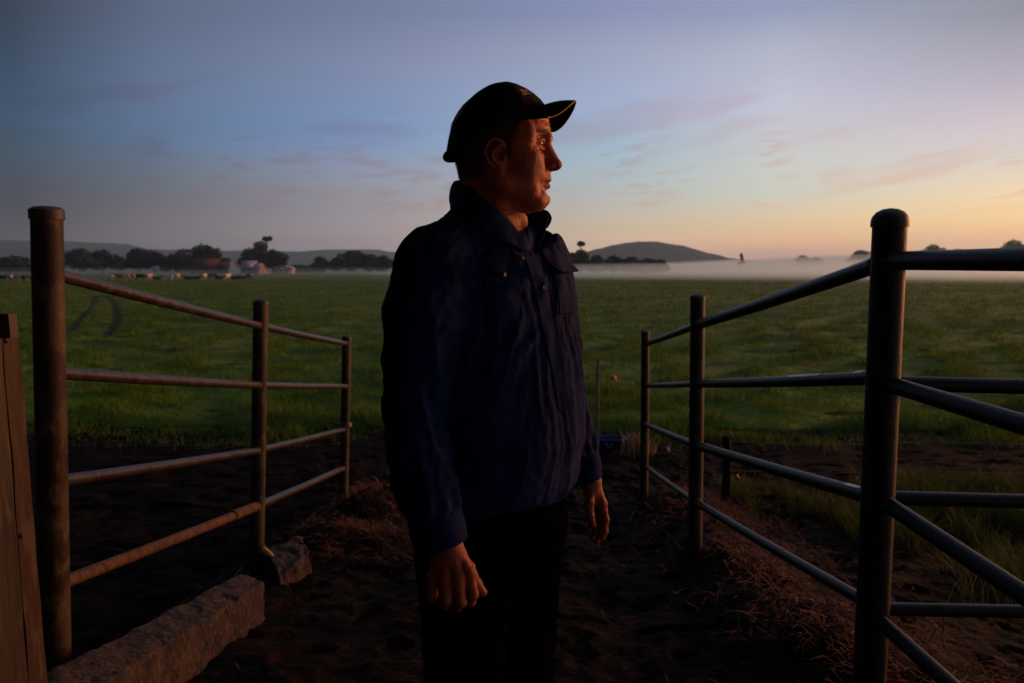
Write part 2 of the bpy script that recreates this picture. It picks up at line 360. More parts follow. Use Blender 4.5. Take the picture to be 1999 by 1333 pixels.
# blades: one mesh of many
def blade_mesh(name, P, H, Wd, mat_, lean=0.35, seg=1, label=None, cat=None, dirbias=None):
    n = len(P); th = rng.uniform(0, 2*np.pi, n); ph = rng.uniform(0, 2*np.pi, n)
    H = H * rng.uniform(0.6, 1.15, n); ln = lean * rng.uniform(0.2, 1.3, n) * H
    sd_ = np.stack([np.cos(th), np.sin(th), np.zeros(n)], -1) * (Wd / 2)[:, None]
    ld = np.stack([np.cos(ph), np.sin(ph), np.zeros(n)], -1)
    up = np.array([0, 0, 1.0])
    mid = P + up * (H * 0.55)[:, None] + ld * (ln * 0.35)[:, None]; tip = P + up * H[:, None] + ld * ln[:, None]
    V = np.stack([P - sd_, P + sd_, mid + sd_ * 0.7, mid - sd_ * 0.7, tip], 1).reshape(-1, 3)
    b = np.arange(n)[:, None] * 5
    me = bpy.data.meshes.new(name); me.vertices.add(len(V)); 
    c0 = V.mean(0); c0[2] = V[:, 2].min()
    me.vertices.foreach_set('co', (V - c0).astype(np.float32).ravel())
    q = (b + np.array([0, 1, 2, 3])); t3 = (b + np.array([3, 2, 4]))
    loops = np.concatenate([q, t3], 1).ravel(); me.loops.add(len(loops)); me.loops.foreach_set('vertex_index', loops.astype(np.int32))
    st = (np.arange(n)[:, None] * 7 + np.array([0, 4])).ravel(); me.polygons.add(2 * n); me.polygons.foreach_set('loop_start', st.astype(np.int32))
    me.update(calc_edges=True); me.materials.append(mat_)
    rv = np.repeat(rng.uniform(0, 1, n), 5).astype(np.float32)
    me.attributes.new('rnd', 'FLOAT', 'POINT').data.foreach_set('value', rv)
    o = bpy.data.objects.new(name, me); COL.objects.link(o); o.location = c0
    return tag(o, label, cat, kind='stuff')
def blade_mat(name, cols, rough=0.7, trans=0.25):
    m = bpy.data.materials.new(name); m.use_nodes = True; nt = m.node_tree; N = nt.nodes; L = nt.links
    b = N['Principled BSDF']; b.inputs['Roughness'].default_value = rough; b.inputs['Specular IOR Level'].default_value = 0.2
    a = N.new('ShaderNodeAttribute'); a.attribute_name = 'rnd'; r = N.new('ShaderNodeValToRGB'); cr = r.color_ramp
    for i, c in enumerate(cols):
        if i < 2: q = cr.elements[i]; q.position = i / (len(cols) - 1)
        else: q = cr.elements.new(i / (len(cols) - 1))
        q.color = (*c, 1)
    for i, e in enumerate(sorted(cr.elements, key=lambda e: e.position)): pass
    L.new(a.outputs['Fac'], r.inputs[0]); L.new(r.outputs[0], b.inputs['Base Color'])
    t = N.new('ShaderNodeBsdfTranslucent'); L.new(r.outputs[0], t.inputs[0]); mx = N.new('ShaderNodeMixShader'); mx.inputs[0].default_value = trans
    L.new(b.outputs[0], mx.inputs[1]); L.new(t.outputs[0], mx.inputs[2]); L.new(mx.outputs[0], N['Material Output'].inputs[0])
    return m
m_blade = blade_mat('grass_blade', [(0.030, 0.062, 0.003), (0.075, 0.150, 0.005), (0.125, 0.225, 0.009), (0.165, 0.215, 0.018)])
n = 560000
u = rng.uniform(0, 1, n); Yb = 9.2 * (150 / 9.2) ** (u ** 1.05); Xb = rng.uniform(-1, 1, n) * (Yb * 0.76 + 2.0)
cl = 1.1 * sstep(-.2, .5, pnoise(Xb * 0.7 + 3, Yb * 1.3, 15)) - .5 + .5 * pnoise(Xb * 0.95, Yb * 0.95, 5) + 0.4 * pnoise(Xb * 2.6, Yb * 2.6, 13)
keep = (cl + .7 * (1 - sstep(11, 17, Yb)) > rng.uniform(-0.6, 0.35, n)) & (Yb > 10.25 + 0.75 * pnoise(Xb * 0.45, 0.3, 2) + .3 * pnoise(Xb * 1.7, .3, 2) + rng.normal(0, 0.28, n))
tm = np.zeros(n); q = (Yb < 95) & (Xb < -10); tm[q] = track_mask(Xb[q], Yb[q]); keep &= (tm < 0.3)
Xb, Yb, cl = Xb[keep], Yb[keep], cl[keep]
sc = 1 + (Yb - 10) / 28.0
blade_mesh('grass', np.stack([Xb, Yb, np.maximum(field_z(Xb, Yb) - .75 * (1 - sstep(-.2, 1.3, Yb - (10.3 + 0.75 * pnoise(Xb * 0.45, 0.3, 2) + .3 * pnoise(Xb * 1.7, 0.3, 2)))) ** 1.5, np.where(Yb < 12.4, ground_z(Xb, Yb), -1)) - 0.02], -1), (0.07 + 0.17 * np.clip(cl + 0.2, 0, 1)) * (1 + (sc - 1) * 0.12), 0.0085 * sc, m_blade, lean=0.7,
           label='wet green pasture grass in tussocks across the paddock', cat='grass')
# rank grass beside the race, on the right
m_rank = blade_mat('rank_grass', [(0.028, 0.048, 0.006), (0.065, 0.095, 0.010), (0.10, 0.125, 0.016), (0.15, 0.12, 0.03)])
n = 75000
Xr = rng.uniform(1.9, 8.5, n); Yr = rng.uniform(3.6, 9.0, n)
k = (pnoise(Xr * 1.1, Yr * 1.1, 31) + 0.4 * pnoise(Xr * 3, Yr * 3, 33) > 0.06 + 0.5 * (1 - sstep(0.5, 1.2, Xr - 1.29 - 0.035 * Yr))) 
k &= (Yr > 4.4) | (Xr > 3.2)
k &= (Yr < 7.9 + 0.3*pnoise(Xr, 0.5, 3))
Xr, Yr = Xr[k], Yr[k]
blade_mesh('weeds', np.stack([Xr, Yr, ground_z(Xr, Yr) - 0.02], -1), np.full(len(Xr), 0.26), np.full(len(Xr), 0.007), m_rank, lean=0.8,
           label='rank green grass growing outside the right hand fence', cat='grass')
# straw and dry stalks trodden into the muck
m_straw = blade_mat('straw', [(0.04, 0.009, 0.003), (0.12, 0.026, 0.007), (0.23, 0.056, 0.014), (0.42, 0.135, 0.040)], rough=0.8, trans=0.15)
n = 230000
Xs = rng.uniform(-2.2, 4.2, n); Ys = rng.uniform(2.0, 9.0, n)
lx = -1.69 + 0.035 * Ys; rx = 1.29 + 0.035 * Ys
w_ = 1.0 * np.exp(-((Xs - rx - 0.22) / 0.42) ** 2) * sstep(2.0, 3.2, Ys) * (1 - sstep(6.6, 8, Ys)) + 1.0 * np.exp(-((Xs - lx - 0.22) / 0.34) ** 2) * sstep(4.7, 5.4, Ys) * (1 - sstep(6.9, 7.6, Ys)) + 0.004
w_ *= sstep(-0.45, 0.5, fbm(Xs * 1.9, Ys * 1.9, 41, 3)) * (.35 + .65 * sstep(-.05, .35, pnoise(Xs * 1.3, Ys * 1.3, 44)))
k = rng.uniform(0, 1, n) < w_
Xs, Ys = Xs[k], Ys[k]
def stalk_mesh(name, X, Y, mat_, label, cat, lmin=0.03, lmax=0.13, wd=0.0016):
    n = len(X); th = rng.uniform(0, 2*np.pi, n); L_ = rng.uniform(lmin, lmax, n); tilt = np.abs(rng.normal(0, 0.35, n))
    d = np.stack([np.cos(th) * np.cos(tilt), np.sin(th) * np.cos(tilt), np.sin(tilt)], -1)
    s_ = np.stack([-np.sin(th), np.cos(th), np.zeros(n)], -1) * wd * rng.uniform(0.7, 1.8, n)[:, None]
    P = np.stack([X, Y, ground_z(X, Y) + rng.uniform(0.0, 0.035, n)], -1); e = P + d * L_[:, None]; c = (P + e) / 2 + np.array([0, 0, 1.0]) * (L_ * rng.uniform(0.02, 0.25, n))[:, None]
    V = np.stack([P - s_, P + s_, c + s_, c - s_, e + s_, e - s_], 1).reshape(-1, 3); b = np.arange(n)[:, None] * 6
    F = np.concatenate([b + np.array([0, 1, 2, 3]), b + np.array([3, 2, 4, 5])], 0)
    o = mesh_obj(name, V, F, mat_)
    o.data.attributes.new('rnd', 'FLOAT', 'POINT').data.foreach_set('value', np.repeat(rng.uniform(0, 1, n) ** 1.6, 6).astype(np.float32))
    return tag(o, label, cat, kind='stuff')
stalk_mesh('straw', Xs, Ys, m_straw, 'reddish straw trodden into the muck along both fences', 'straw')

# ---------------------------------------------------------------- hills
def ridge(name, pts, Y, thick, matl, rough=1.0):
    """a ridge line at real distance: a solid range of hills with its own depth"""
    px = np.array([p[0] for p in pts], float); py = np.array([p[1] for p in pts], float)
    nx = 220; nd = 36; xs_ = np.linspace(px.min(), px.max(), nx); top = np.interp(xs_, px, py)
    V = []
    for j in range(nd):
        t = j / (nd - 1) * 2 - 1; prof = math.cos(t * math.pi / 2) ** 0.8 if abs(t) < 1 else 0.0
        for i in range(nx):
            P = W(xs_[i], top[i], Y); yy = Y + t * thick
            h = max(P.z, 0) * prof
            h *= 1 + 0.10 * rough * float(pnoise(P.x * 0.004, yy * 0.004, 2.0)) * (1 if abs(t) > 0.15 else 0.3)
            h += min(h, 30) * .10 * float(pnoise(P.x * 0.02 * 3000 / Y, yy * 0.02, 6.0) + .6 * pnoise(P.x * 0.06 * 3000 / Y, yy * 0.05, 8.0))
            V.append((P.x, yy, h - 2))
    o = mesh_obj(name, V, gridfaces(nd, nx), matl, smooth=True); tag(o, kind='structure'); return o
m_hill = mat('wooded_hill', (0.018, 0.026, 0.026), 1.0, col2=(0.028, 0.036, 0.030), scale=0.02, spec=0.0)
ridge('escarpment', [(-900,480),(-400,474),(-200,466),(0,468),(120,470),(215,474),(232,478),(262,483),(330,487),(420,489),(520,490),(600,491),(625,489),(650,487),(740,486),(752,491),(800,494),(900,497),(1000,496),(1090,490),(1120,493),(1180,500),(1260,508),(1300,524)], 4200, 900, m_hill)
ridge('hill', [(1040,520),(1085,507),(1120,497),(1160,486),(1195,478),(1215,474),(1250,472.5),(1275,473),(1300,476),(1325,480),(1350,487),(1380,495),(1410,503),(1440,509),(1500,514),(1560,521)], 2300, 420, m_hill)
ridge('hills', [(1350,520),(1440,512),(1520,508),(1600,506),(1700,507),(1800,504),(1900,506),(2050,501),(2300,503),(2700,512)], 4600, 600, m_hill)

# ---------------------------------------------------------------- trees
m_leaf = mat('foliage', (0.020, 0.026, 0.012), 0.9, col2=(0.045, 0.052, 0.022), scale=0.35, spec=0.1)
m_leaf2 = mat('foliage_pale', (0.035, 0.036, 0.016), 0.9, col2=(0.062, 0.060, 0.026), scale=0.35, spec=0.1)
m_bark = mat('bark', (0.045, 0.036, 0.028), 0.95, spec=0.1)
def make_tree(px, top, wpx, Y, label, kind='tree', ml=None, seed=0, base=0.0, group='trees along the far side of the paddock'):
    rs = np.random.default_rng(seed + 100); P = W(px, top, Y); H = P.z - base; w = wpx * Y / FPX
    root = empty({'tree':'broad_tree','palm':'tall_pine','thin':'slender_tree'}[kind], (P.x, Y, base), label=label, cat='tree', group=group)
    tr = MB(); lobes = []
    if kind == 'tree':
        tr.tube([(P.x, Y, base), (P.x + .02*H, Y, base + H*.25), (P.x, Y, base + H*.6)], [H*.035, H*.026, H*.012], 8)
        for k in range(6):
            a = rs.uniform(0, 2*math.pi); r_ = w * rs.uniform(.2, .38)
            q = Vector((P.x + r_*math.cos(a), Y + r_*math.sin(a), base + H*rs.uniform(.45, .75)))
            tr.tube([(P.x, Y, base + H*rs.uniform(.18, .4)), q], [H*.014, H*.005], 6)
        for k in range(rs.integers(10, 15)):
            a = rs.uniform(0, 2*math.pi); r_ = w * .5 * rs.uniform(.1, .78)
            hz = base + H * rs.uniform(.28, .86); s_ = w * rs.uniform(.14, .25)
            lim = base + H - s_ * .7; hz = min(hz, lim - (r_ / w) * H * .45)
            lobes.append((P.x + r_*math.cos(a), Y + r_*math.sin(a), hz, s_, s_ * .75))
        lobes.append((P.x + rs.uniform(-.06,.06)*w, Y, base + H - w*.16, w*.24, w*.16))
        lobes.append((P.x - .12*w, Y, base + H*.42, w*.36, H*.24)); lobes.append((P.x + .14*w, Y, base + H*.45, w*.34, H*.24))
    elif kind == 'palm':
        tr.tube([(P.x, Y, base), (P.x, Y, base + H*.6), (P.x + w*.08, Y, base + H*.93)], [H*.028, H*.020, H*.013], 8)
        for k in range(9):
            a = rs.uniform(0, 2*math.pi); r_ = w * .5 * rs.uniform(.05, .62)
            lobes.append((P.x + r_*math.cos(a) + .06*w, Y + r_*math.sin(a), base + H - w*.12 - r_*.45 - rs.uniform(0, .06)*H, w*.24, w*.17))
    else:
        tr.tube([(P.x, Y, base), (P.x, Y, base + H*.9)], [H*.02, H*.006], 8)
        for k in range(12):
            hz = rs.uniform(.25, .93); lobes.append((P.x + rs.uniform(-.3,.3)*w*(1.1-hz), Y + rs.uniform(-.25,.25)*w, base + H*hz, w*.48*(1.2-hz), H*.10))
    tr.build('trunk', m_bark, root, smooth=True)
    V = []; n = 260
    for (x, y, z, a, b) in lobes:
        d = rs.normal(size=(n, 3)); d /= np.linalg.norm(d, axis=1)[:, None]
        rr = rs.uniform(.35, 1.06, n) ** .5
        c = np.stack([x + d[:,0]*a*rr, y + d[:,1]*a*rr, z + d[:,2]*b*rr], -1)
        s_ = (a * .10 + .12) * rs.uniform(.6, 1.5, n)
        t1 = rs.normal(size=(n, 3)); t1 /= np.linalg.norm(t1, axis=1)[:, None]; t2 = np.cross(t1, d); t2 /= np.linalg.norm(t2, axis=1)[:, None] + 1e-6
        V.append(np.stack([c + t1*s_[:,None], c + t2*s_[:,None]*.8, c - t1*s_[:,None], c - t2*s_[:,None]*.8], 1).reshape(-1, 3))
    V = np.concatenate(V); F = np.arange(len(V)).reshape(-1, 4)
    mesh_obj('crown', V, F, ml or m_leaf, root)
    return root
TREES = [
 (30,500,110,430,'low dark tree at the left edge of the view, behind the cattle','tree',0),
 (154,484,73,420,'round tree just right of the near left post','tree',0),
 (197,486,71,430,'round tree second from the near left post, touching its neighbour','tree',0),
 (233,501,41,440,'low bushy tree in the gap between two pairs of round trees','tree',0),
 (268,484,63,410,'flat topped dark tree left of a white gleam in the hedge','tree',0),
 (296,488,56,415,'dark tree with sloping crown left of the low spreading tree','tree',0),
 (345,493,78,400,'low spreading dark tree left of the red roofed shed','tree',0),
 (394,476,81,420,'large pale domed tree rising behind the red roofed shed','tree',1),
 (443,503,37,430,'small pale tree between the red shed and the tall pine clump','tree',1),
 (488,484,51,405,'dark wind pruned tree at the left of the tall pine clump','tree',0),
 (519,459,24,425,'tall pine with a small tuft above the farm barn','palm',0),
 (512,470,66,420,'broad conical tree under the tall pine beside the barn','tree',1),
 (536,486,51,410,'dark sloping tree at the right of the tall pine clump','tree',0),
 (592,517,73,460,'low dark hedge tree right of the long pale hut','tree',0),
 (626,500,49,430,'small round dark tree, first right of the open hill view','tree',0),
 (656,502,39,432,'small dark cone shaped tree beside a white gleam','tree',0),
 (689,487,56,440,'taller loose grey tree left of the man\'s shoulder','tree',1),
 (720,495,51,425,'dark round tree close left of the man\'s shoulder','tree',0),
 (748,498,44,430,'dark tree partly hidden by the man\'s shoulder','tree',0),
 (1106,497,49,300,'dark tree just right of the man\'s chest pocket','tree',0),
 (1133,470,20,320,'tall pine with a small tuft left of the rounded hill','palm',0),
 (1135,486,44,315,'dark round tree under the small tufted pine','tree',0),
 (1166,497,46,316,'low dark tree at the foot of the rounded hill','tree',0),
 (1197,498,41,300,'rounded dark tree before the gap in the tree line','tree',0),
 (1232,501,49,300,'dark tree just right of the gap in the tree line','tree',0),
 (1264,503,49,316,'flat topped dark tree below the hill crest','tree',0),
 (1290,506,41,308,'last low tree of the line sinking into the mist','tree',0),
 (1447,494,15,620,'lone slender tree standing out of the mist','thin',0),
 (1567,498,32,680,'faint small tree in the mist, left of a rounder one','tree',1),
 (1594,501,37,690,'faint round tree low in the mist','tree',1),
 (1684,487,66,640,'large misty tree just left of the big right post','tree',1),
 (1820,476,51,640,'misty tree crown showing above the top rail','tree',1),
 (1868,485,32,700,'tiny faint crown above the top rail','tree',1),
 (1976,467,66,660,'misty crown at the right edge above the top rail','tree',1),
]
for i, (px, top, wp, Y, lab, kd, pale) in enumerate(TREES):
    make_tree(px, top, wp, Y, lab, kd, m_leaf2 if pale else m_leaf, seed=i)

# ---------------------------------------------------------------- farm buildings, 380 m off
m_redroof = mat('red_iron_roof', (0.10, 0.018, 0.014), 0.8, col2=(0.07, 0.015, 0.012), scale=0.6)
m_wall_d = mat('dark_boards', (0.07, 0.05, 0.045), 0.9)
m_palewall = mat('pale_weatherboard', (0.62, 0.52, 0.47), 0.8)
m_ironroof = mat('galvanised_roof', (0.42, 0.38, 0.37), 0.45, metal=0.3, col2=(0.30, 0.27, 0.26), scale=0.4)
m_window = mat('window_glass', (0.02, 0.025, 0.03), 0.1)
m_brickw = mat('pink_brick', (0.50, 0.24, 0.17), 0.85)
def gable(name, px, py_top, wpx, Y, rz, label, mw, mr_, depth=7.0, wallfrac=0.5, nwin=3):
    P = W(px, py_top, Y); H = P.z; w = wpx * Y / FPX; root = empty(name, (P.x, Y, 0), label=label, cat='farm building', group='farm buildings under the trees')
    c, s_ = math.cos(rz), math.sin(rz)
    def T(x, y, z): return Vector((P.x + c*x - s_*y, Y + s_*x + c*y, z))
    hw = w/2; hd = depth/2; wh = H * wallfrac
    wl = MB(); wl.add([T(-hw,-hd,0),T(hw,-hd,0),T(hw,hd,0),T(-hw,hd,0),T(-hw,-hd,wh),T(hw,-hd,wh),T(hw,hd,wh),T(-hw,hd,wh),T(-hw,0,H-.15),T(hw,0,H-.15)],
        [(0,1,5,4),(2,3,7,6),(1,2,6,9,5),(3,0,4,8,7),(4,5,9,8),(6,7,8,9)]); wl.build('wall', mw, root)
    rf = MB(); e = .4; t = .12
    for sgn in (-1, 1):
        a = [T(-hw-e, sgn*(hd+e), wh-.25), T(hw+e, sgn*(hd+e), wh-.25), T(hw+e, 0, H), T(-hw-e, 0, H)]
        rf.add(a + [q + Vector((0,0,t)) for q in a], [(0,1,2,3),(7,6,5,4),(0,4,5,1),(1,5,6,2),(2,6,7,3),(3,7,4,0)])
    rf.build('roof', mr_, root)
    for k in range(nwin):
        x = -hw + w * (k + .5) / nwin; wn = MB(); q = T(x, -hd - .05, wh * .55)
        wn.box(q, (1.0, .12, wh * .36), rz); wn.build('window', m_window, root)
    return root
gable('red_roofed_shed', 402, 505, 50, 385, R(4), 'long shed with a dull red roof in front of the domed tree', m_wall_d, m_redroof, 8, .45, 4)
gable('red_roofed_shed', 437, 511, 22, 380, R(-30), 'small red roofed lean-to beside the pale gabled house', m_wall_d, m_redroof, 6, .5, 2)
gable('farmhouse', 453, 510, 18, 376, R(-50), 'small pale gabled house between the red shed and the barn', m_palewall, m_ironroof, 5, .5, 2)
gable('barn', 487, 509, 26, 385, R(8), 'grey iron barn in front of the tall pine clump', m_wall_d, m_ironroof, 10, .45, 2)
gable('barn', 507, 514, 24, 378, R(-38), 'pale barn with a sloping side roof right of the grey barn', m_brickw, m_ironroof, 6, .3, 1)
def hut():
    Y = 374; P = W(553, 518, Y); w = 42 * Y / FPX; H = P.z
    root = empty('curved_roof_hut', (P.x, Y, 0), label='long low hut with a pale curved roof and pinkish walls', cat='farm building', group='farm buildings under the trees')
    b = MB(); b.box((P.x, Y, H*.3), (w*.9, 6, H*.6)); b.build('wall', m_brickw, root)
    r = MB(); V = []; n = 14
    for k in range(n + 1):
        t = k / n * 2 - 1
        for (y, dz) in ((-3.4, 0), (3.4, 0), (3.4, -.25), (-3.4, -.25)): V.append((P.x + t * w * .5, Y + y, H * .56 + H * .44 * math.cos(t * math.pi / 2) ** .7 + dz))
    F = []
    for k in range(n):
        for q in range(4): F.append((k*4+q, k*4+(q+1)%4, (k+1)*4+(q+1)%4, (k+1)*4+q))
    F += [(0,1,2,3), (n*4+3, n*4+2, n*4+1, n*4)]; r.add(V, F); r.build('roof', m_ironroof, root, smooth=False)
    for k in range(3):
        wn = MB(); wn.box((P.x + (k-1)*w*.25, Y - 3.05, H*.32), (.9, .12, .8)); wn.build('window', m_window, root)
hut()
gable('white_shed', 305, 519, 12, 390, R(10), 'tiny white shed gleaming between two dark trees', m_palewall, m_ironroof, 4, .6, 1)
# ---------------------------------------------------------------- signed distance sculpting
class Sculpt:
    def __init__(s, lo, hi, h):
        s.lo = np.array(lo, float); s.h = h; s.n = np.ceil((np.array(hi, float) - s.lo) / h).astype(int) + 1
        s.F = np.full(s.n, 0.5, np.float32); s.ax = [s.lo[i] + h * np.arange(s.n[i]) for i in range(3)]
    def sub(s, lo, hi):
        i0 = np.clip(np.floor((np.array(lo) - s.lo) / s.h).astype(int), 0, s.n - 1); i1 = np.clip(np.ceil((np.array(hi) - s.lo) / s.h).astype(int) + 1, 1, s.n)
        sl = tuple(slice(a, b) for a, b in zip(i0, i1))
        X = s.ax[0][sl[0]][:, None, None]; Y = s.ax[1][sl[1]][None, :, None]; Z = s.ax[2][sl[2]][None, None, :]
        return sl, X, Y, Z
    def _c(s, sl, d, k, op):
        f = s.F[sl]
        if f.size == 0: return
        if op == 'add':
            if k > 0: t = np.maximum(k - np.abs(f - d), 0) / k; s.F[sl] = np.minimum(f, d) - t*t*k*.25
            else: s.F[sl] = np.minimum(f, d)
        elif op == 'cut':
            d = -d
            if k > 0: t = np.maximum(k - np.abs(f - d), 0) / k; s.F[sl] = np.maximum(f, d) + t*t*k*.25
            else: s.F[sl] = np.maximum(f, d)
    def ell(s, c, r, k=0.01, op='add', rot=None):
        c = np.array(c, float); r = np.array(r if hasattr(r, '__len__') else (r, r, r), float); m = max(r) + 2 * k + 3 * s.h
        sl, X, Y, Z = s.sub(c - m, c + m); X = X - c[0]; Y = Y - c[1]; Z = Z - c[2]
        if rot is not None:
            M = np.array(rot); X, Y, Z = (M[0][0]*X + M[0][1]*Y + M[0][2]*Z, M[1][0]*X + M[1][1]*Y + M[1][2]*Z, M[2][0]*X + M[2][1]*Y + M[2][2]*Z)
        k0 = np.sqrt((X/r[0])**2 + (Y/r[1])**2 + (Z/r[2])**2); k1 = np.sqrt((X/r[0]**2)**2 + (Y/r[1]**2)**2 + (Z/r[2]**2)**2)
        d = k0 * (k0 - 1) / np.maximum(k1, 1e-6); s._c(sl, d.astype(np.float32), k, op)
    def cap(s, a, b, ra, rb=None, k=0.01, op='add', flat=None):
        rb = ra if rb is None else rb; a = np.array(a, float); b = np.array(b, float); m = max(ra, rb) + 2 * k + 3 * s.h
        sl, X, Y, Z = s.sub(np.minimum(a, b) - m, np.maximum(a, b) + m); ab = b - a; L2 = float(ab @ ab) + 1e-12
        X = X - a[0]; Y = Y - a[1]; Z = Z - a[2]
        t = np.clip((X*ab[0] + Y*ab[1] + Z*ab[2]) / L2, 0, 1)
        d = np.sqrt((X - t*ab[0])**2 + (Y - t*ab[1])**2 + (Z - t*ab[2])**2) - (ra + (rb - ra) * t)
        s._c(sl, d.astype(np.float32), k, op)
    def chain(s, pts, rad, k=0.01, op='add'):
        P = np.array([p[:3] for p in pts], float)
        if len(P) < 2: return
        if len(P) >= 4:                                  # round the corners of a long chain
            Q = []; rr = []
            for i in range(len(P) - 1):
                p0, p1, p2, p3 = P[max(i-1, 0)], P[i], P[i+1], P[min(i+2, len(P)-1)]
                for u in (0, .34, .67):
                    Q.append(.5 * (2*p1 + (p2-p0)*u + (2*p0-5*p1+4*p2-p3)*u*u + (3*p1-p0-3*p2+p3)*u**3)); rr.append(rad[i] + (rad[i+1]-rad[i])*u)
            P = np.array(Q + [P[-1]]); rad = rr + [rad[-1]]
        m = max(rad) + 2 * k + 3 * s.h; sl, X, Y, Z = s.sub(P.min(0) - m, P.max(0) + m); D = None
        for i in range(len(P) - 1):
            a, ab = P[i], P[i+1] - P[i]; L2 = float(ab @ ab) + 1e-12
            x, y, z = X - a[0], Y - a[1], Z - a[2]; t = np.clip((x*ab[0] + y*ab[1] + z*ab[2]) / L2, 0, 1)
            d = np.sqrt((x - t*ab[0])**2 + (y - t*ab[1])**2 + (z - t*ab[2])**2) - (rad[i] + (rad[i+1] - rad[i]) * t)
            if D is None: D = d
            else: kk = .0015; q = np.maximum(kk - np.abs(D - d), 0) / kk; D = np.minimum(D, d) - q*q*kk*.25
        s._c(sl, D.astype(np.float32), k, op)
    def plane(s, p, n):          # keep the side the normal points away from
        p = np.array(p, float); n = np.array(n, float); n /= np.linalg.norm(n)
        sl, X, Y, Z = s.sub(s.lo, s.lo + s.h * s.n)
        d = (X - p[0])*n[0] + (Y - p[1])*n[1] + (Z - p[2])*n[2]; s.F = np.maximum(s.F, d.astype(np.float32))
    def mesh(s):
        F = s.F.copy(); F[0] = F[-1] = .5; F[:, 0] = F[:, -1] = .5; F[:, :, 0] = F[:, :, -1] = .5
        I = F < 0; c = np.zeros(tuple(np.array(I.shape) - 1), np.int8)
        for a in (0, 1):
            for b in (0, 1):
                for e in (0, 1): c += I[a:I.shape[0]-1+a, b:I.shape[1]-1+b, e:I.shape[2]-1+e]
        act = (c > 0) & (c < 8); idx = np.argwhere(act); vid = np.full(act.shape, -1, np.int64); vid[tuple(idx.T)] = np.arange(len(idx))
        acc = np.zeros((len(idx), 3)); cnt = np.zeros(len(idx))
        for ax in range(3):
            o1, o2 = [i for i in range(3) if i != ax]
            for a in (0, 1):
                for b in (0, 1):
                    p = idx.copy(); p[:, o1] += a; p[:, o2] += b; q = p.copy(); q[:, ax] += 1
                    f0 = F[tuple(p.T)]; f1 = F[tuple(q.T)]; m = (f0 < 0) != (f1 < 0)
                    t = np.where(m, f0 / np.where(m, f0 - f1, 1), 0)
                    v = p[m].astype(float); v[:, ax] += t[m]; acc[m] += v; cnt[m] += 1
        V = s.lo + s.h * acc / cnt[:, None]; faces = []
        for ax in range(3):
            o1, o2 = (ax + 1) % 3, (ax + 2) % 3
            s0 = [slice(None)] * 3; s1 = [slice(None)] * 3; s0[ax] = slice(0, -1); s1[ax] = slice(1, None)
            A = I[tuple(s0)]; B = I[tuple(s1)]; e = np.argwhere(A != B); e = e[(e[:, o1] > 0) & (e[:, o2] > 0) & (e[:, o1] < I.shape[o1]-1) & (e[:, o2] < I.shape[o2]-1)]
            fl = A[tuple(e.T)]; quad = []
            for (a, b) in ((0, 0), (1, 0), (1, 1), (0, 1)):
                p = e.copy(); p[:, o1] -= a; p[:, o2] -= b; quad.append(vid[tuple(p.T)])
            q = np.stack(quad, 1); q[~fl] = q[~fl][:, ::-1]; faces.append(q)
        Fc = np.concatenate(faces); Fc = Fc[(Fc >= 0).all(1)]
        return V, Fc
def relax(V, F, it=2, lam=0.5):
    n = len(V); e = np.concatenate([F[:, [0,1]], F[:, [1,2]], F[:, [2,3]], F[:, [3,0]]]); deg = np.bincount(e.ravel(), minlength=n).astype(float)
    for _ in range(it):
        for l in (lam, -lam * 1.02):
            S = np.zeros_like(V)
            for k in range(3): S[:, k] = np.bincount(e[:, 0], V[e[:, 1], k], n) + np.bincount(e[:, 1], V[e[:, 0], k], n)
            V = V + l * (S / np.maximum(deg, 1)[:, None] - V)
    return V
def vnormals(V, F):
    n = np.cross(V[F[:, 2]] - V[F[:, 0]], V[F[:, 3]] - V[F[:, 1]]); N = np.zeros_like(V)
    for i in range(4):
        for k in range(3): N[:, k] += np.bincount(F[:, i], n[:, k], len(V))
    return N / (np.linalg.norm(N, axis=1)[:, None] + 1e-12)
# ---------------------------------------------------------------- steel fences of the race
def pipe_mat(name, c1, c2, c3, rough=0.5, metal=0.35, scale=9.0, lo=.47, hi=.56, bump=0.0020):
    return mat(name, c1, rough, metal, col2=c2, scale=scale, lo=lo, hi=hi, col3=c3, bump=bump, bscale=90, stretch=(1, 1, 0.6), spec=.25)
m_post = pipe_mat('rusty_painted_post', (0.046, 0.029, 0.013), (0.018, 0.006, 0.0035), (0.072, 0.045, 0.022), rough=0.62, metal=0.1, scale=6)
m_rail = pipe_mat('weathered_pipe', (0.034, 0.028, 0.026), (0.026, 0.012, 0.009), (0.060, 0.046, 0.040), rough=0.44, metal=0.2, scale=14)
m_rust = pipe_mat('rusted_pipe', (0.095, 0.036, 0.012), (0.050, 0.022, 0.012), (0.15, 0.075, 0.030), rough=0.8, metal=0.1, scale=22, bump=0.003)
m_darkrail = pipe_mat('dark_painted_pipe', (0.012, 0.012, 0.013), (0.007, 0.006, 0.006), (0.020, 0.017, 0.016), rough=0.46, metal=0.08, scale=6, lo=.4, hi=.6)
m_cap = mat('steel_post_cap', (0.022, 0.015, 0.011), 0.6, 0.2, col2=(0.040, 0.020, 0.012), scale=30)
m_weld = mat('weld_bead', (0.07, 0.04, 0.03), 0.7, 0.3)
def gz(x, y): return float(ground_z(x, y))
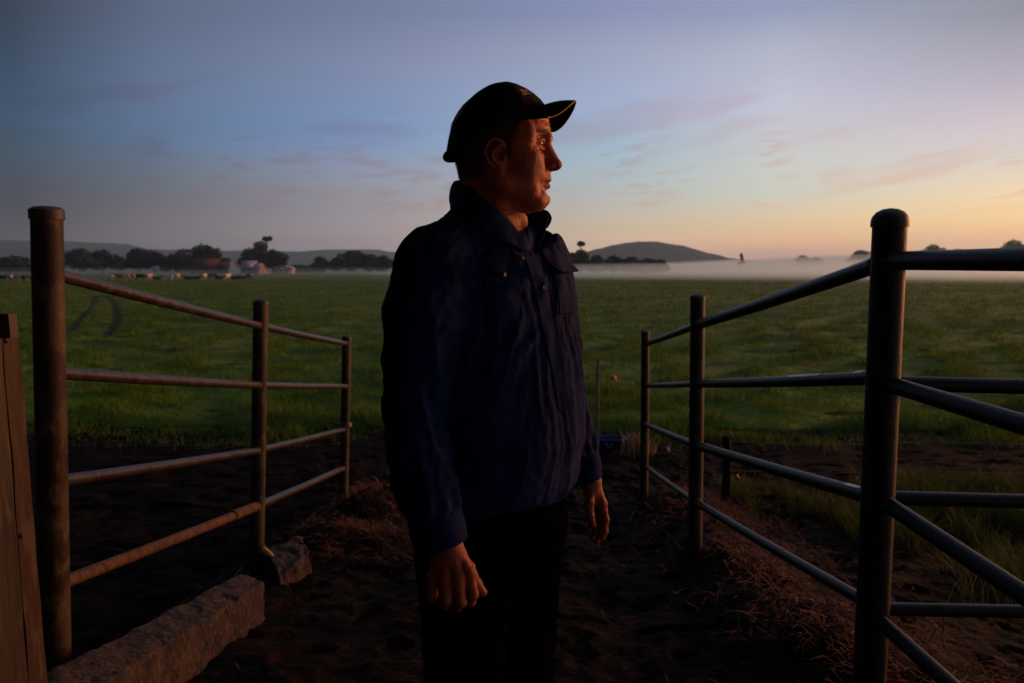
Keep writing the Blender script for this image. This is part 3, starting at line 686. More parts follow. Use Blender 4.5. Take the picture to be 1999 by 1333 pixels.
def post(parent, top, r, cap='dome', foot=None, material=None, low=None):
    b = MB(); z0 = gz(top.x, top.y) - .12 if foot is None else foot
    n = 14; lx_ = 0 if low is None else (W(low[0], low[1], top.y).x - top.x) / (top.z - W(low[0], low[1], top.y).z)
    pts = [(top.x + lx_ * (top.z - z0) * (1 - i / n), top.y, z0 + (top.z - z0) * i / n) for i in range(n + 1)]
    b.tube(pts, [r * (1 + .004 * math.sin(i * 2.1)) for i in range(n + 1)], 40)
    p = b.build('post', material or m_post, parent); smooth_by_angle(p, 40)
    c = MB()
    if cap == 'dome': prof = [(r*1.0, -.005), (r*1.09, -.005), (r*1.10, .008), (r*1.08, .020), (r*1.0, .032), (r*.80, .046), (r*.45, .056), (.001, .060)]
    elif cap == 'flat': prof = [(r*1.0, -.030), (r*1.10, -.030), (r*1.11, -.022), (r*1.11, .004), (r*.86, .014), (r*.5, .017), (.001, .018)]
    else: prof = [(r*1.0, -.004), (r*1.07, -.004), (r*1.07, .008), (r*.90, .018), (r*.55, .024), (.001, .026)]
    c.lathe(top, prof, 40); q = c.build('cap', m_cap, p); smooth_by_angle(q, 32)
    return p
def rail(parent, a, b, r, material, ends=True, sag=0.004, name='rail', wr=(0, 0)):
    a, b = Vector(a), Vector(b); n = 12; mb = MB()
    for p_, q_, w_ in ((a, b, wr[0]), (b, a, wr[1])):
        if w_: d_ = (q_ - p_).normalized(); weld(parent, p_ + d_ * (w_ / max(.25, math.hypot(d_.x, d_.y))), d_, r)
    pts = [a.lerp(b, i / n) - Vector((0, 0, sag * math.sin(math.pi * i / n))) for i in range(n + 1)]
    mb.tube(pts, r, 28); o = mb.build(name, material, parent); return smooth_by_angle(o, 40)
def weld(parent, p, d, r):
    p = Vector(p) - Vector((0, 0, .0005))
    b = MB(); d = Vector(d).normalized(); b.lathe(p, [(r*.9, -.008), (r*1.16, -.004), (r*1.18, .004), (r*1.0, .010)], 20, d); o = b.build('weld', m_weld, parent); return smooth_by_angle(o, 60)

# left fence: three posts, four rails in two lengths
Lp = [W(91, 412, 2.80), W(509, 592, 4.85), W(677, 660, 7.07)]
Lr = [.0525, .046, .042]
lf = empty('race_fence', (Lp[1].x, Lp[1].y, gz(Lp[1].x, Lp[1].y)), label='rusty pipe fence of three posts on the left side of the race', cat='fence')
for P, r, c, lo_ in zip(Lp, Lr, ('flat', 'small', 'small'), ((110, 1333), (501, 1110), (670, 1003))): post(lf, P, r, c, low=lo_)
Lrails = [((92,531),(508,636),(676,671), .024, m_rail), ((97,727),(508,752),(676,754), .024, m_rail), ((101,941),(506,879),(672,838), .023, m_rail), ((106,1143),(504,987),(670,914), .026, m_rust)]
for A, B, C, r, mm in Lrails:
    a = W(*A, 2.80); b = W(*B, 4.85); c = W(*C, 7.07)
    rail(lf, a, b, r, mm, wr=(.054, .047)); rail(lf, b, c, r * .98, m_rail, wr=(.047, .043))
# short sleeve on the bottom rail where it was mended
a = W(112,1140,2.8); b = W(504,987,4.85); 
s0 = a.lerp(b, .80); s1 = a.lerp(b, .985); rail(lf, s0, s1, .031, m_rust, sag=0, name='sleeve')

# right fence
Rp = [W(1737, 440, 2.70), W(1362, 582, 4.85), W(1260, 650, 7.05)]
Rr = [.0565, .046, .038]
rf = empty('race_fence', (Rp[1].x, Rp[1].y, gz(Rp[1].x, Rp[1].y)), label='dark pipe fence of three posts on the right side of the race, mist behind it', cat='fence')
m_postd = pipe_mat('dark_rusted_post', (0.018, 0.010, 0.006), (0.010, 0.005, 0.0035), (0.034, 0.016, 0.008), rough=0.6, metal=0.1)
post(rf, Rp[0], Rr[0], 'dome', material=m_postd, low=(1697, 1333)); post(rf, Rp[1], Rr[1], 'small', material=m_post, low=(1357, 1045)); post(rf, Rp[2], Rr[2], 'small', low=(1257, 985))
Rrails = [((1730,511),(1362,634),(1264,670), .030), ((1730,736),(1362,749),(1262,752), .0265), ((1726,978),(1360,869),(1260,828), .028), ((1716,1190),(1358,980),(1260,910), .024)]
for A, B, C, r in Rrails:
    a = W(*A, 2.70); b = W(*B, 4.85); c = W(*C, 7.05); rail(rf, a, b, r, m_darkrail, wr=(.058, .047)); rail(rf, b, c, r * .82, m_darkrail, wr=(.047, .040))

# fence running off square to the right of the big post
xa = empty('cross_fence', (Rp[0].x + 1.4, 2.74, gz(2.7, 2.74)), label='level rails running right from the big capped post', cat='fence')
for (x0, y0, y1, r, mm) in ((1737, 511, 508, .026, m_darkrail), (1724, 748, 753, .0275, m_darkrail), (1714, 971, 977, .026, m_darkrail), (1704, 1188, 1192, .024, m_darkrail)):
    rail(xa, W(x0, y0, 2.72), W(2700, y1 + (y1-y0)*2.4, 2.70), r, mm)
P = W(2690, 440, 2.72); post(xa, P, .05, 'small', material=m_postd)
# gate swung back towards the camera, its rails running past on the right
gt = empty('yard_gate', (1.75, 2.1, gz(1.75, 2.1)), label='yard gate of steep rails coming forward at the lower right', cat='gate')
Q0 = W(1752, 600, 2.66); 
def grail(p0, p1, r, Y0=2.64, Y1=2.02, ext=1.9):
    a = W(*p0, Y0); b = W(*p1, Y1); d = (b - a); rail(gt, a, a + d * ext, r, m_darkrail, sag=0)
    return a, a + d * ext
g = [grail((1748,509),(1999,506),.0315), grail((1744,752),(1999,829),.0285), grail((1734,985),(1999,1161),.0285), grail((1722,1216),(1999,1466),.0265)]
b_ = MB(); b_.tube([g[0][1] + Vector((0,0,.02)), g[3][1] - Vector((0,0,.02))], .026, 24); o = b_.build('end_upright', m_darkrail, gt); smooth_by_angle(o)
for k in (0, 1, 2, 3):
    lg = MB(); c = g[k][0] + Vector((-.012, .02, 0)); lg.box(c, (.05, .05, .012)); o = lg.build('hinge_lug', m_cap, gt); bevel(o, .002)
# paint scars on the right rails
m_scar = mat('bare_galvanised_scar', (0.42, 0.40, 0.38), 0.45, 0.5, col2=(0.25, 0.24, 0.24), scale=40)
def scar(parent, A, B, Ya, Yb, t0, t1, r, ang0=20, ang1=95):
    a = W(*A, Ya); b = W(*B, Yb); d = (b - a).normalized(); s_ = d.cross(Vector((0,0,1))).normalized(); u_ = s_.cross(d).normalized()
    if u_.z < 0: u_ = -u_
    side = s_ if s_.x < 0 else -s_
    n, m = 14, 6; V = []
    for i in range(n + 1):
        t = t0 + (t1 - t0) * i / n; c = a.lerp(b, t) - Vector((0, 0, .004 * math.sin(math.pi * t))); jit = .08 * math.sin(i * 2.3 + t0 * 30)
        for j in range(m + 1):
            al = R(ang0 + (ang1 - ang0) * (j / m) * (1 - jit)); 
            for rr in (r + .0016,): V.append(c + (side * math.cos(al) + u_ * math.sin(al)) * rr)
    F = gridfaces(n + 1, m + 1).tolist(); o = mesh_obj('paint_scar', V, [tuple(f) for f in F], m_scar, parent, smooth=True); return o
scar(rf, (1730,736),(1362,749), 2.70, 4.85, .22, .36, .0265, 40, 95); scar(rf, (1730,736),(1362,749), 2.70, 4.85, .06, .09, .0265, 40, 90)
scar(rf, (1730,511),(1362,634), 2.70, 4.85, .04, .10, .030, 30, 80)
scar(rf, (1726,978),(1360,869), 2.70, 4.85, .07, .12, .028, 55, 100)

# ---------------------------------------------------------------- concrete nib wall along the left fence
m_conc = mat('old_concrete', (0.040, 0.017, 0.0065), 0.95, col2=(0.013, 0.0052, 0.0025), scale=9, col3=(0.066, 0.031, 0.013), bump=0.020, bscale=40)
def rough_block(name, quad, zb, zt, label, nx=70, ny=20, nz=16, amp=.012, cat='kerb', material=None):
    """a cast block with worn, pitted faces: quad = four ground corners (x,y)"""
    q = [np.array(p, float) for p in quad]; V = {}; vs = []; fs = []
    def pt(u, v, w):
        e = 0.06
        a = q[0]*(1-u)*(1-v) + q[1]*u*(1-v) + q[2]*u*v + q[3]*(1-u)*v
        zt_ = zt[0]*(1-u) + zt[1]*u; zb_ = zb[0]*(1-u) + zb[1]*u
        return np.array([a[0], a[1], zb_ + (zt_ - zb_) * w])
    def vid(i, j, k):
        if (i, j, k) not in V:
            V[(i, j, k)] = len(vs); vs.append(pt(i/nx, j/ny, k/nz))
        return V[(i, j, k)]
    for i in range(nx):
        for j in range(ny): fs.append((vid(i,j,nz), vid(i+1,j,nz), vid(i+1,j+1,nz), vid(i,j+1,nz)))
        for k in range(nz): fs.append((vid(i,0,k), vid(i+1,0,k), vid(i+1,0,k+1), vid(i,0,k+1))); fs.append((vid(i,ny,k), vid(i,ny,k+1), vid(i+1,ny,k+1), vid(i+1,ny,k)))
    for j in range(ny):
        for k in range(nz): fs.append((vid(0,j,k), vid(0,j,k+1), vid(0,j+1,k+1), vid(0,j+1,k))); fs.append((vid(nx,j,k), vid(nx,j+1,k), vid(nx,j+1,k+1), vid(nx,j,k+1)))
    A = np.array(vs); c = A.mean(0)
    N = vnormals(A, np.array(fs)); 
    rnd = 1.0
    d = amp * (fbm(A[:,0]*9, A[:,1]*9, A[:,2]*9, 4) * .9 - .8 * sstep(.25, .7, pnoise(A[:,0]*14, A[:,1]*14, A[:,2]*14))) - amp * 1.6 * sstep(.1, .7, pnoise(A[:,0]*4, A[:,1]*4, A[:,2]*5))
    A = A + N * d[:, None]
    o = mesh_obj(name, A, np.array(fs), material or m_conc, smooth=True); tag(o, label, cat); return o
def lanept(px, py, dz):      # point on top of something dz above the ramp seen at px,py
    for i in range(600):
        Y = 1.0 + i * .012; p = W(px, py, Y)
        if p.z <= float(ramp_z(Y)) + dz: return p
    return p
k0 = lanept(50, 1432, .23); k1 = lanept(516, 1137, .19); k2 = lanept(470, 1126, .19); k3 = lanept(8, 1375, .23)
kb = rough_block('kerb', [(k0.x, k0.y), (k1.x, k1.y), (k2.x, k2.y), (k3.x, k3.y)], (float(ramp_z(k0.y)) - .25, float(ramp_z(k1.y)) - .25), (k0.z, k1.z), 'worn concrete kerb at the foot of the near left post', nx=130, ny=20, nz=22, amp=.010)
k0 = lanept(545, 1118, .10); k1 = lanept(607, 1084, .13); k2 = lanept(588, 1064, .12); k3 = lanept(520, 1090, .08)
rough_block('concrete_lump', [(k0.x, k0.y), (k1.x, k1.y), (k2.x, k2.y), (k3.x, k3.y)], (float(ramp_z(k0.y)) - .2, float(ramp_z(k1.y)) - .2), (k0.z - .02, k1.z), 'broken lump of concrete half buried in straw beyond the kerb', nx=30, ny=20, nz=16, amp=.022)

# ---------------------------------------------------------------- timber at the far left edge
m_timber = mat('weathered_timber', (0.060, 0.040, 0.020), 0.9, col2=(0.034, 0.020, 0.011), scale=6, col3=(0.10, 0.066, 0.034), bump=0.004, bscale=30, stretch=(2.5, 2.5, .35))
m_batten = mat('red_painted_timber', (0.060, 0.036, 0.018), 0.9, col2=(0.050, 0.020, 0.011), scale=5, col3=(0.085, 0.056, 0.032), bump=0.003, bscale=40, stretch=(2, 2, .4))
tp = empty('wooden_gatepost', W(20, 1500, 1.5), label='weathered timber gatepost with a bolted batten at the left edge, lower than the steel post', cat='gatepost')
def slab(name, corners, thick, material, parent, bev=.004, rough=True):
    """corners: four points of the front face, counter-clockwise from bottom left"""
    a, b, c, d = [Vector(p) for p in corners]; n = (b - a).cross(d - a).normalized()
    if n.y > 0: n = -n
    nx, ny = 10, 60; vs = []; fs = []
    for L_ in (0, 1):
        for j in range(ny + 1):
            for i in range(nx + 1):
                u, v = i/nx, j/ny; p = a.lerp(b, u).lerp(d.lerp(c, u), v) - n * thick * L_
                if L_ == 0: p = p + n * .0022 * float(fbm(p.x*20, p.y*20, p.z*6, 2))
                if i in (0, nx): p = p + (b - a).normalized() * .003 * float(pnoise(p.z * 9, i, 3 + thick * 50))
                vs.append(p)
    m = (nx+1)*(ny+1); g_ = gridfaces(ny+1, nx+1)
    fs = [tuple(f) for f in g_] + [tuple(int(i) + m for i in f[::-1]) for f in g_]
    for i in range(nx): fs.append((i, i+m, i+1+m, i+1)); t = ny*(nx+1); fs.append((t+i, t+i+1, t+i+1+m, t+i+m))
    for j in range(ny): a0 = j*(nx+1); a1 = a0 + nx + 1; fs.append((a0, a1, a1+m, a0+m)); fs.append((a0+nx, a0+nx+m, a1+nx+m, a1+nx))
    o = mesh_obj(name, vs, [tuple(int(i) for i in f) for f in fs], material, parent); smooth_by_angle(o, 50); return o
Yt = 1.46
slab('board', [W(-700,2000,Yt-.56), W(82,1700,Yt-.030), W(3,648,Yt-.030), W(-500,560,Yt-.56)], .03, m_timber, tp)
slab('batten', [W(86,1700,Yt-.020), W(122,1700,Yt+.018), W(36,648,Yt+.018), W(5,648,Yt-.020)], .045, m_batten, tp)
slab('cap_piece', [W(-120,662,Yt-.05), W(20,660,Yt-.05), W(17,613,Yt-.05), W(-100,608,Yt-.05)], .022, m_cap, tp)
for (px, py) in ((10.5, 664), (40, 1045), (66, 1400)):
    b_ = MB(); b_.lathe(W(px, py, Yt - .012), [(.0065, 0), (.0065, .004), (.004, .007), (.001, .0075)], 12, Vector((.25, -1, 0))); o = b_.build('bolt', m_cap, tp); smooth_by_angle(o)

# ---------------------------------------------------------------- unseen shed added to shade the yard: roof over and walls behind the camera
m_iron = mat('old_corrugated_iron', (0.10, 0.095, 0.09), 0.6, 0.3, col2=(0.08, 0.05, 0.035), scale=1.5)
m_beam = mat('dark_timber_beam', (0.045, 0.032, 0.022), .9, col2=(.03,.02,.015), scale=6)
sh = empty('shade_shed', (0, -3.5, 0), label='unseen open fronted shed of dark iron and timber, added behind the camera for shade', cat='shed')
x0_, x1_, y0_, y1_, z0_, z1_ = -7.5, 6.5, -9.0, 2.15, 3.26, 4.3
nx_ = 420; V = []
for j, y in enumerate((y1_, y0_)):
    for i in range(nx_ + 1): x = x0_ + (x1_ - x0_) * i / nx_; V.append((x, y, (z0_, z1_)[j] + .012 * math.cos(2*math.pi*x/.076)))
V += [(a, b, c + .004) for a, b, c in V]; k_ = 2 * (nx_ + 1)
F = [(i, i+1, i+nx_+2, i+nx_+1) for i in range(nx_)] + [(i+k_+nx_+1, i+k_+nx_+2, i+k_+1, i+k_) for i in range(nx_)] + [(i, i+k_, i+k_+1, i+1) for i in range(nx_)] + [(nx_+1+i, nx_+2+i, nx_+2+i+k_, nx_+1+i+k_) for i in range(nx_)]
mesh_obj('roof', V, F, m_iron, sh, smooth=True)
for y in (2.0, .4, -1.2, -2.8, -4.4, -6.0, -7.6): b_ = MB(); z = z0_ + (y1_ - y) / (y1_ - y0_) * (z1_ - z0_) - .075; b_.box(((x0_+x1_)/2, y, z), (x1_ - x0_ - .2, .05, .10)); b_.build('purlin', m_beam, sh)
for x in (-7.2, -3.6, 3.4, 6.2):
    b_ = MB(); b_.tube([(x, 1.9, z0_ - .20), (x, -8.8, z1_ - .22)], .075, 10); b_.build('rafter', m_beam, sh)
    for y in (-8.7, -3.2): b_ = MB(); b_.tube([(x, y, gz(x, max(y, -3.9)) - .3), (x, y, z0_ + (y1_ - y)/(y1_ - y0_)*(z1_ - z0_) - .2)], .08, 12); b_.build('shed_post', m_beam, sh)
for a_, b__ in (((x0_+.1, -8.9), (x1_-.1, -8.9)), ((x0_+.1, -8.8), (x0_+.1, .2))):
    d = Vector((b__[0]-a_[0], b__[1]-a_[1], 0)); L_ = d.length; n_ = int(L_ / .03); V = []
    s_ = Vector((-d.y, d.x, 0)).normalized()
    for i in range(n_ + 1):
        p = Vector((a_[0], a_[1], 0)) + d * (i / n_) + s_ * .010 * math.cos(i * 2.5); V += [(p.x, p.y, -.2), (p.x, p.y, 3.30 if b__[0] < 0 else 4.2)]
    F = [(2*i, 2*i+1, 2*i+3, 2*i+2) for i in range(n_)]; o = mesh_obj('wall', V, F, m_iron, sh, smooth=True); m_ = o.modifiers.new('solid', 'SOLIDIFY'); m_.thickness = .004

# ---------------------------------------------------------------- small things beyond the race
def zpt(px, py, z=0.05):
    for i in range(4000):
        Y = 2 + i * .02; p = W(px, py, Y)
        if p.z <= max(z, float(ground_z(p.x, Y)) if Y < 10 else z): return p
    return p
m_stake = mat('pale_timber_stake', (0.30, 0.22, 0.15), 0.85, col2=(0.20, 0.13, 0.09), scale=8)
p = W(1166, 842, 9.2); t_ = W(1169, 699, 9.2)
st = empty('timber_stake', (p.x, p.y, gz(p.x, p.y)), label='thin pale timber stake standing by the man\'s far sleeve', cat='stake')
b_ = MB(); z0 = gz(p.x, p.y) - .05; b_.box((p.x, p.y, (z0 + t_.z) / 2), (.036, .030, t_.z - z0)); o = b_.build('shaft', m_stake, st); bevel(o, .004)
m_rw = mat('rusty_wire', (.30,.10,.05), .7)
for py_, h_ in ((728, .022), (762, .012)): b_ = MB(); b_.box((p.x, p.y, W(0, py_, 9.2).z), (.042, .036, h_)); b_.build('wire_tie', m_rw, st)
m_orange = mat('orange_plastic', (0.55, 0.11, 0.03), 0.5)
p = W(1197, 746, 15.5); fz = float(field_z(np.array(p.x), np.array(15.5)))
pk = empty('marker_peg', (p.x, 15.5, fz), label='small orange topped marker peg in the grass right of the pale stake', cat='peg')
b_ = MB(); b_.tube([(p.x, 15.5, fz - .05), (p.x, 15.5, p.z + .02)], .012, 8); b_.build('stem', m_stake, pk)
b_ = MB(); b_.lathe((p.x, 15.5, p.z - .01), [(.03, 0), (.062, .02), (.068, .07), (.060, .12), (.03, .15), (.001, .155)], 16); o = b_.build('head', m_orange, pk, smooth=True)
m_blue = mat('blue_plastic', (0.006, 0.008, 0.14), 0.6)
# blue tub lying at the grass edge
p = W(1186, 836, 9.6); gz_ = gz(p.x, 9.6)
tb = empty('feed_trough', (p.x, 9.6, gz_), label='low blue plastic trough at the grass edge behind the man\'s far arm', cat='trough')
def trough(c, L_, Wd, H_, material, parent):
    V = []; ringsz = [(0, .80), (H_*.9, 1.0), (H_, 1.06), (H_, .98), (H_*.85, .93), (.03, .74)]
    n = 32
    for z, s_ in ringsz:
        for k in range(n):
            a = 2*math.pi*k/n; cx_, sy_ = math.copysign(abs(math.cos(a))**.35, math.cos(a)), math.copysign(abs(math.sin(a))**.35, math.sin(a))
            V.append((c.x + cx_*L_/2*s_, c.y + sy_*Wd/2*s_, c.z + z))
    F = [(i*n+k, i*n+(k+1)%n, (i+1)*n+(k+1)%n, (i+1)*n+k) for i in range(len(ringsz)-1) for k in range(n)]; F.append(tuple(reversed(range(n)))); F.append(tuple(range((len(ringsz)-1)*n, len(ringsz)*n)))
    o = mesh_obj('tub', V, F, material, parent); smooth_by_angle(o, 40)
trough(Vector((p.x, 9.6, gz_ + .005)), .46, .26, .13, m_blue, tb)
b_ = MB(); b_.tube([(p.x-.05, 9.6-.16, gz_+.10), (p.x, 9.6-.19, gz_+.05), (p.x+.05, 9.6-.16, gz_+.10)], .006, 8); b_.build('rope_handle', m_stake, tb)
# yellow tag pinned at the foot of the middle left post
m_yellow = mat('yellow_plastic', (0.50, 0.27, 0.03), 0.4)
p = W(523, 1078, 4.78); yt = empty('yellow_insulator', p, label='yellow plastic insulator hooked at the foot of the middle left post', cat='insulator')
b_ = MB(); d = (W(533,1089,4.72) - W(513,1070,4.80)); b_.tube([W(513,1070,4.80), W(516,1073,4.79), W(528,1084,4.74), W(533,1088,4.72)], [.012, .018, .018, .010], 16); o = b_.build('barrel', m_yellow, yt); smooth_by_angle(o, 50)
b_ = MB(); b_.lathe(W(512,1068,4.80), [(.022, -.005), (.024, 0), (.022, .006), (.010, .009)], 16, d); o = b_.build('collar', m_rust, yt); smooth_by_angle(o); b_ = MB(); b_.lathe(W(535,1090,4.71), [(.017, -.006), (.02, 0), (.017, .006)], 16, d); o = b_.build('collar', m_rust, yt); smooth_by_angle(o)
# twisted wire on the third left post
m_wire = mat('plain_wire', (0.16, 0.11, 0.08), 0.5, 0.6)
c = W(675, 829, 7.07); wt_ = MB(); pts = []
for k in range(60):
    a = k * .42; pts.append((c.x + .052*math.cos(a), c.y + .052*math.sin(a), c.z + .0007*k - .02))
pts += [(c.x - .07, c.y - .05, c.z + .03), (c.x - .11, c.y - .06, c.z + .045), (c.x - .13, c.y - .06, c.z + .03)]
wt_.tube(pts, .0045, 8); o = wt_.build('wire_tie', m_wire); smooth_by_angle(o); tag(o, 'twist of pale wire wound round the far left post', 'wire')
# plain wire fence along the grass edge, both sides
m_stub_ = mat('black_wet_timber', (.010, .008, .006), .95, spec=.1)
def wirefence(x0, x1, Y, zs, label, posts):
    zg = gz(x0, Y); rt = empty('wire_fence', ((x0+x1)/2, Y, gz((x0+x1)/2, Y)), label=label, cat='fence')
    for xx in posts:
        g_ = gz(xx, Y); b_ = MB(); b_.tube([(xx, Y, g_-.1), (xx+.01, Y, g_+.4), (xx-.01, Y, g_+.62)], [.045, .042, .038], 14, wob=.05); o = b_.build('wooden_post', m_stub_, rt); smooth_by_angle(o, 50)
    for z in zs:
        b_ = MB(); b_.tube([(x0 + (x1-x0)*k/16, Y - .05, z - .03*math.sin(math.pi*((k/4.0)%1))) for k in range(17)], .0022, 6); b_.build('strand', m_wire, rt)
wirefence(-7.5, -1.9, 8.6, (.34, .62), 'thin wire fence along the dark bank left of the race', ())
wirefence(2.05, 9.5, 7.2, (.40, .68), 'low wire fence with a dark stub post behind the right hand rails', (2.05,))
# pale dead leaves hanging on the right far rail
m_dead = mat('dead_leaf', (0.42, 0.22, 0.13), 0.8, col2=(0.30, 0.14, 0.08), scale=20)
def leaf(p, L_, w_, rot, name, label):
    V = []; n = 10
    for i in range(n + 1):
        t = i / n; ww = w_ * math.sin(math.pi * min(.97, t * .93 + .05)) ** .7
        for s_ in (-1, 0, 1): V.append(Vector((s_*ww, .25*ww*abs(s_) + .03*math.sin(t*3), -t * L_)))
    m = Matrix.Rotation(rot, 3, 'Z') @ Matrix.Rotation(.2, 3, 'Y'); V = [Vector(p) + m @ v for v in V]
    V2 = V + [v + Vector((0, .0015, 0)) for v in V]; g_ = [tuple(int(i) for i in f) for f in gridfaces(n+1, 3)]; k = len(V)
    o = mesh_obj(name, V2, g_ + [tuple(i + k for i in f[::-1]) for f in g_], m_dead, smooth=True); tag(o, label, 'leaf')
leaf(W(1311, 862, 6.0), .085, .022, .3, 'dead_leaf', 'curled pinkish dead leaf hanging under the right far rail')
leaf(W(1282, 843, 6.6), .05, .014, -.4, 'dead_leaf', 'small pale dead leaf beside the far right post, nearer it than the curled one')
leaf(W(1448, 922, 6.2), .05, .016, .9, 'dead_leaf', 'pale leaf caught in the dry grass beside the dark stub post')
m_flower = blade_mat('dry_seed_heads', [(0.10, 0.07, 0.04), (0.20, 0.15, 0.10), (0.32, 0.25, 0.18)])
n = 160; X_ = rng.normal(2.15, .10, n)*0 + W(1244, 800, 9.3).x + rng.normal(0, .09, n); Y_ = 9.3 + rng.normal(0, .08, n)
blade_mesh('seed_heads', np.stack([X_, Y_, ground_z(X_, Y_)], -1), np.full(n, .30), np.full(n, .016), m_flower, lean=.35, label='pale dry seed heads left of the far right post', cat='weeds')

# ---------------------------------------------------------------- cattle
def cow_parts(lying=False, grazing=False):
    """+x is the head; metres; feet at z=0"""
    s = Sculpt((-1.35, -.45, -.05), (1.75, .45, 1.75), .028); dz = -.62 if lying else 0; k = .08
    s.ell((-.05, 0, .98+dz), (.82, .34, .36), k); s.ell((.50, 0, .98+dz), (.36, .28, .38), k); s.ell((-.68, 0, 1.04+dz), (.34, .29, .32), k)
    s.ell((-.10, 0, .84+dz), (.55, .33, .30), k)
    hd = (1.45, 0, .45) if grazing else (1.38, 0, 1.34 + dz*.9)
    s.cap((.62, 0, 1.12+dz), (hd[0]-.28, 0, hd[2]+.02), .22, .13, k)
    dn = (.25, -.22) if not grazing else (.16, -.30)
    s.cap((hd[0]-.22, 0, hd[2]+.02), (hd[0], 0, hd[2]-.06), .125, .10, .05); s.cap((hd[0], 0, hd[2]-.06), (hd[0]+dn[0]*.7, 0, hd[2]+dn[1]*.7), .10, .07, .04)
    for y in (-.15, .15): s.ell((hd[0]-.24, y*1.25, hd[2]+.08), (.035, .10, .045), .02)
    s.cap((-.98, 0, 1.12+dz), (-1.06, .02, .62+dz*.5), .035, .022, .03); s.ell((-1.06, .02, .56+dz*.4), (.04, .04, .09), .02)
    if not lying:
        for y in (-.19, .19):
            s.chain([(.52, y, .80), (.50, y, .42), (.54, y, .08)], [.13, .065, .05], .05); s.ell((.56, y, .05), (.075, .055, .055), .02)
            s.chain([(-.66, y, .92), (-.58, y, .62), (-.80, y, .44), (-.74, y, .08)], [.20, .12, .062, .05], .05); s.ell((-.72, y, .05), (.075, .055, .055), .02)
        s.ell((-.42, 0, .60), (.17, .15, .13), .05)
    else:
        for y in (-.24, .24): s.chain([(.45, y, .24), (.85, y*1.1, .10), (.55, y*1.2, .07)], [.11, .07, .05], .04); s.chain([(-.6, y, .30), (-.2, y*1.3, .12), (-.65, y*1.4, .07)], [.2, .09, .05], .04)
    return s.mesh()
COW = {kd: cow_parts(*a) for kd, a in dict(stand=(False, False), graze=(False, True), lie=(True, False)).items()}
m_cow = {'white': mat('white_hide', (.62,.53,.46), .8, col2=(.50,.40,.33), scale=1.5), 'black': mat('black_hide', (.025,.022,.022), .75),
  'brown': mat('brown_hide', (.24,.11,.06), .8, col2=(.16,.07,.04), scale=1.5), 'pied': mat('black_and_white_hide', (.60,.52,.46), .8, col2=(.022,.02,.02), scale=1.3, lo=.47, hi=.51),
  'tan': mat('tan_hide', (.42,.25,.17), .8, col2=(.52,.36,.28), scale=1.4)}
COWS = [(8,150,'stand','black',20,'black cow at the very left edge of the view'),(21,148,'graze','pied',150,'black and white cow grazing second from the left edge'),
 (35,152,'stand','tan',10,'tan cow standing broadside left of the near left post'),(49,150,'stand','tan',185,'second tan cow, just left of the near left post'),(57,146,'graze','black',60,'black cow half behind the near left post'),
 (216,176,'graze','white',20,'small pale cow grazing above the top left rail'),(236,158,'stand','brown',200,'brown cow facing away left of another brown cow'),(246,160,'graze','tan',0,'tan cow grazing between two brown cows'),
 (263,164,'stand','brown',100,'brown cow seen end on beside a black one'),(277,166,'graze','black',10,'black cow grazing left of the big white cow'),(294,163,'stand','tan',80,'tan cow end on, left of the big white cow'),
 (308,170,'lie','black',0,'black cow lying just left of the big white cow'),(332,154,'stand','white',15,'big bright white cow standing broadside'),(349,156,'stand','tan',100,'tan cow end on at the right of the big white cow'),
 (370,168,'lie','black',170,'dark cow lying between the tan cow and the pale one'),(384,169,'lie','black',10,'second dark cow lying close left of the pale end on cow'),(401,158,'stand','white',95,'pale cow end on below the red roofed shed'),
 (418,170,'graze','black',40,'black cow grazing right of the pale end on cow'),(430,172,'lie','black',180,'dark cow lying low left of the cream cow'),(446,160,'stand','white',75,'cream cow end on below the small gabled house'),
 (460,166,'lie','black',0,'small dark cow lying right of the cream cow'),(475,168,'lie','black',30,'small dark cow lying in the middle of the last three'),(489,166,'graze','black',90,'small dark cow, last of the herd on the right')]
for px, Y, kd, c, az_, lab in COWS:
    P = W(px, 600, Y); V, F = COW[kd]; a = R(az_); M = np.array([[math.cos(a), -math.sin(a), 0], [math.sin(a), math.cos(a), 0], [0, 0, 1]])
    fz = float(field_z(np.array(P.x), np.array(float(Y)))); 
    o = mesh_obj('cow', V @ M.T + np.array([P.x, Y, fz - .02]), F, m_cow[c], smooth=True); tag(o, lab, 'cow', 'herd of cattle in the paddock')

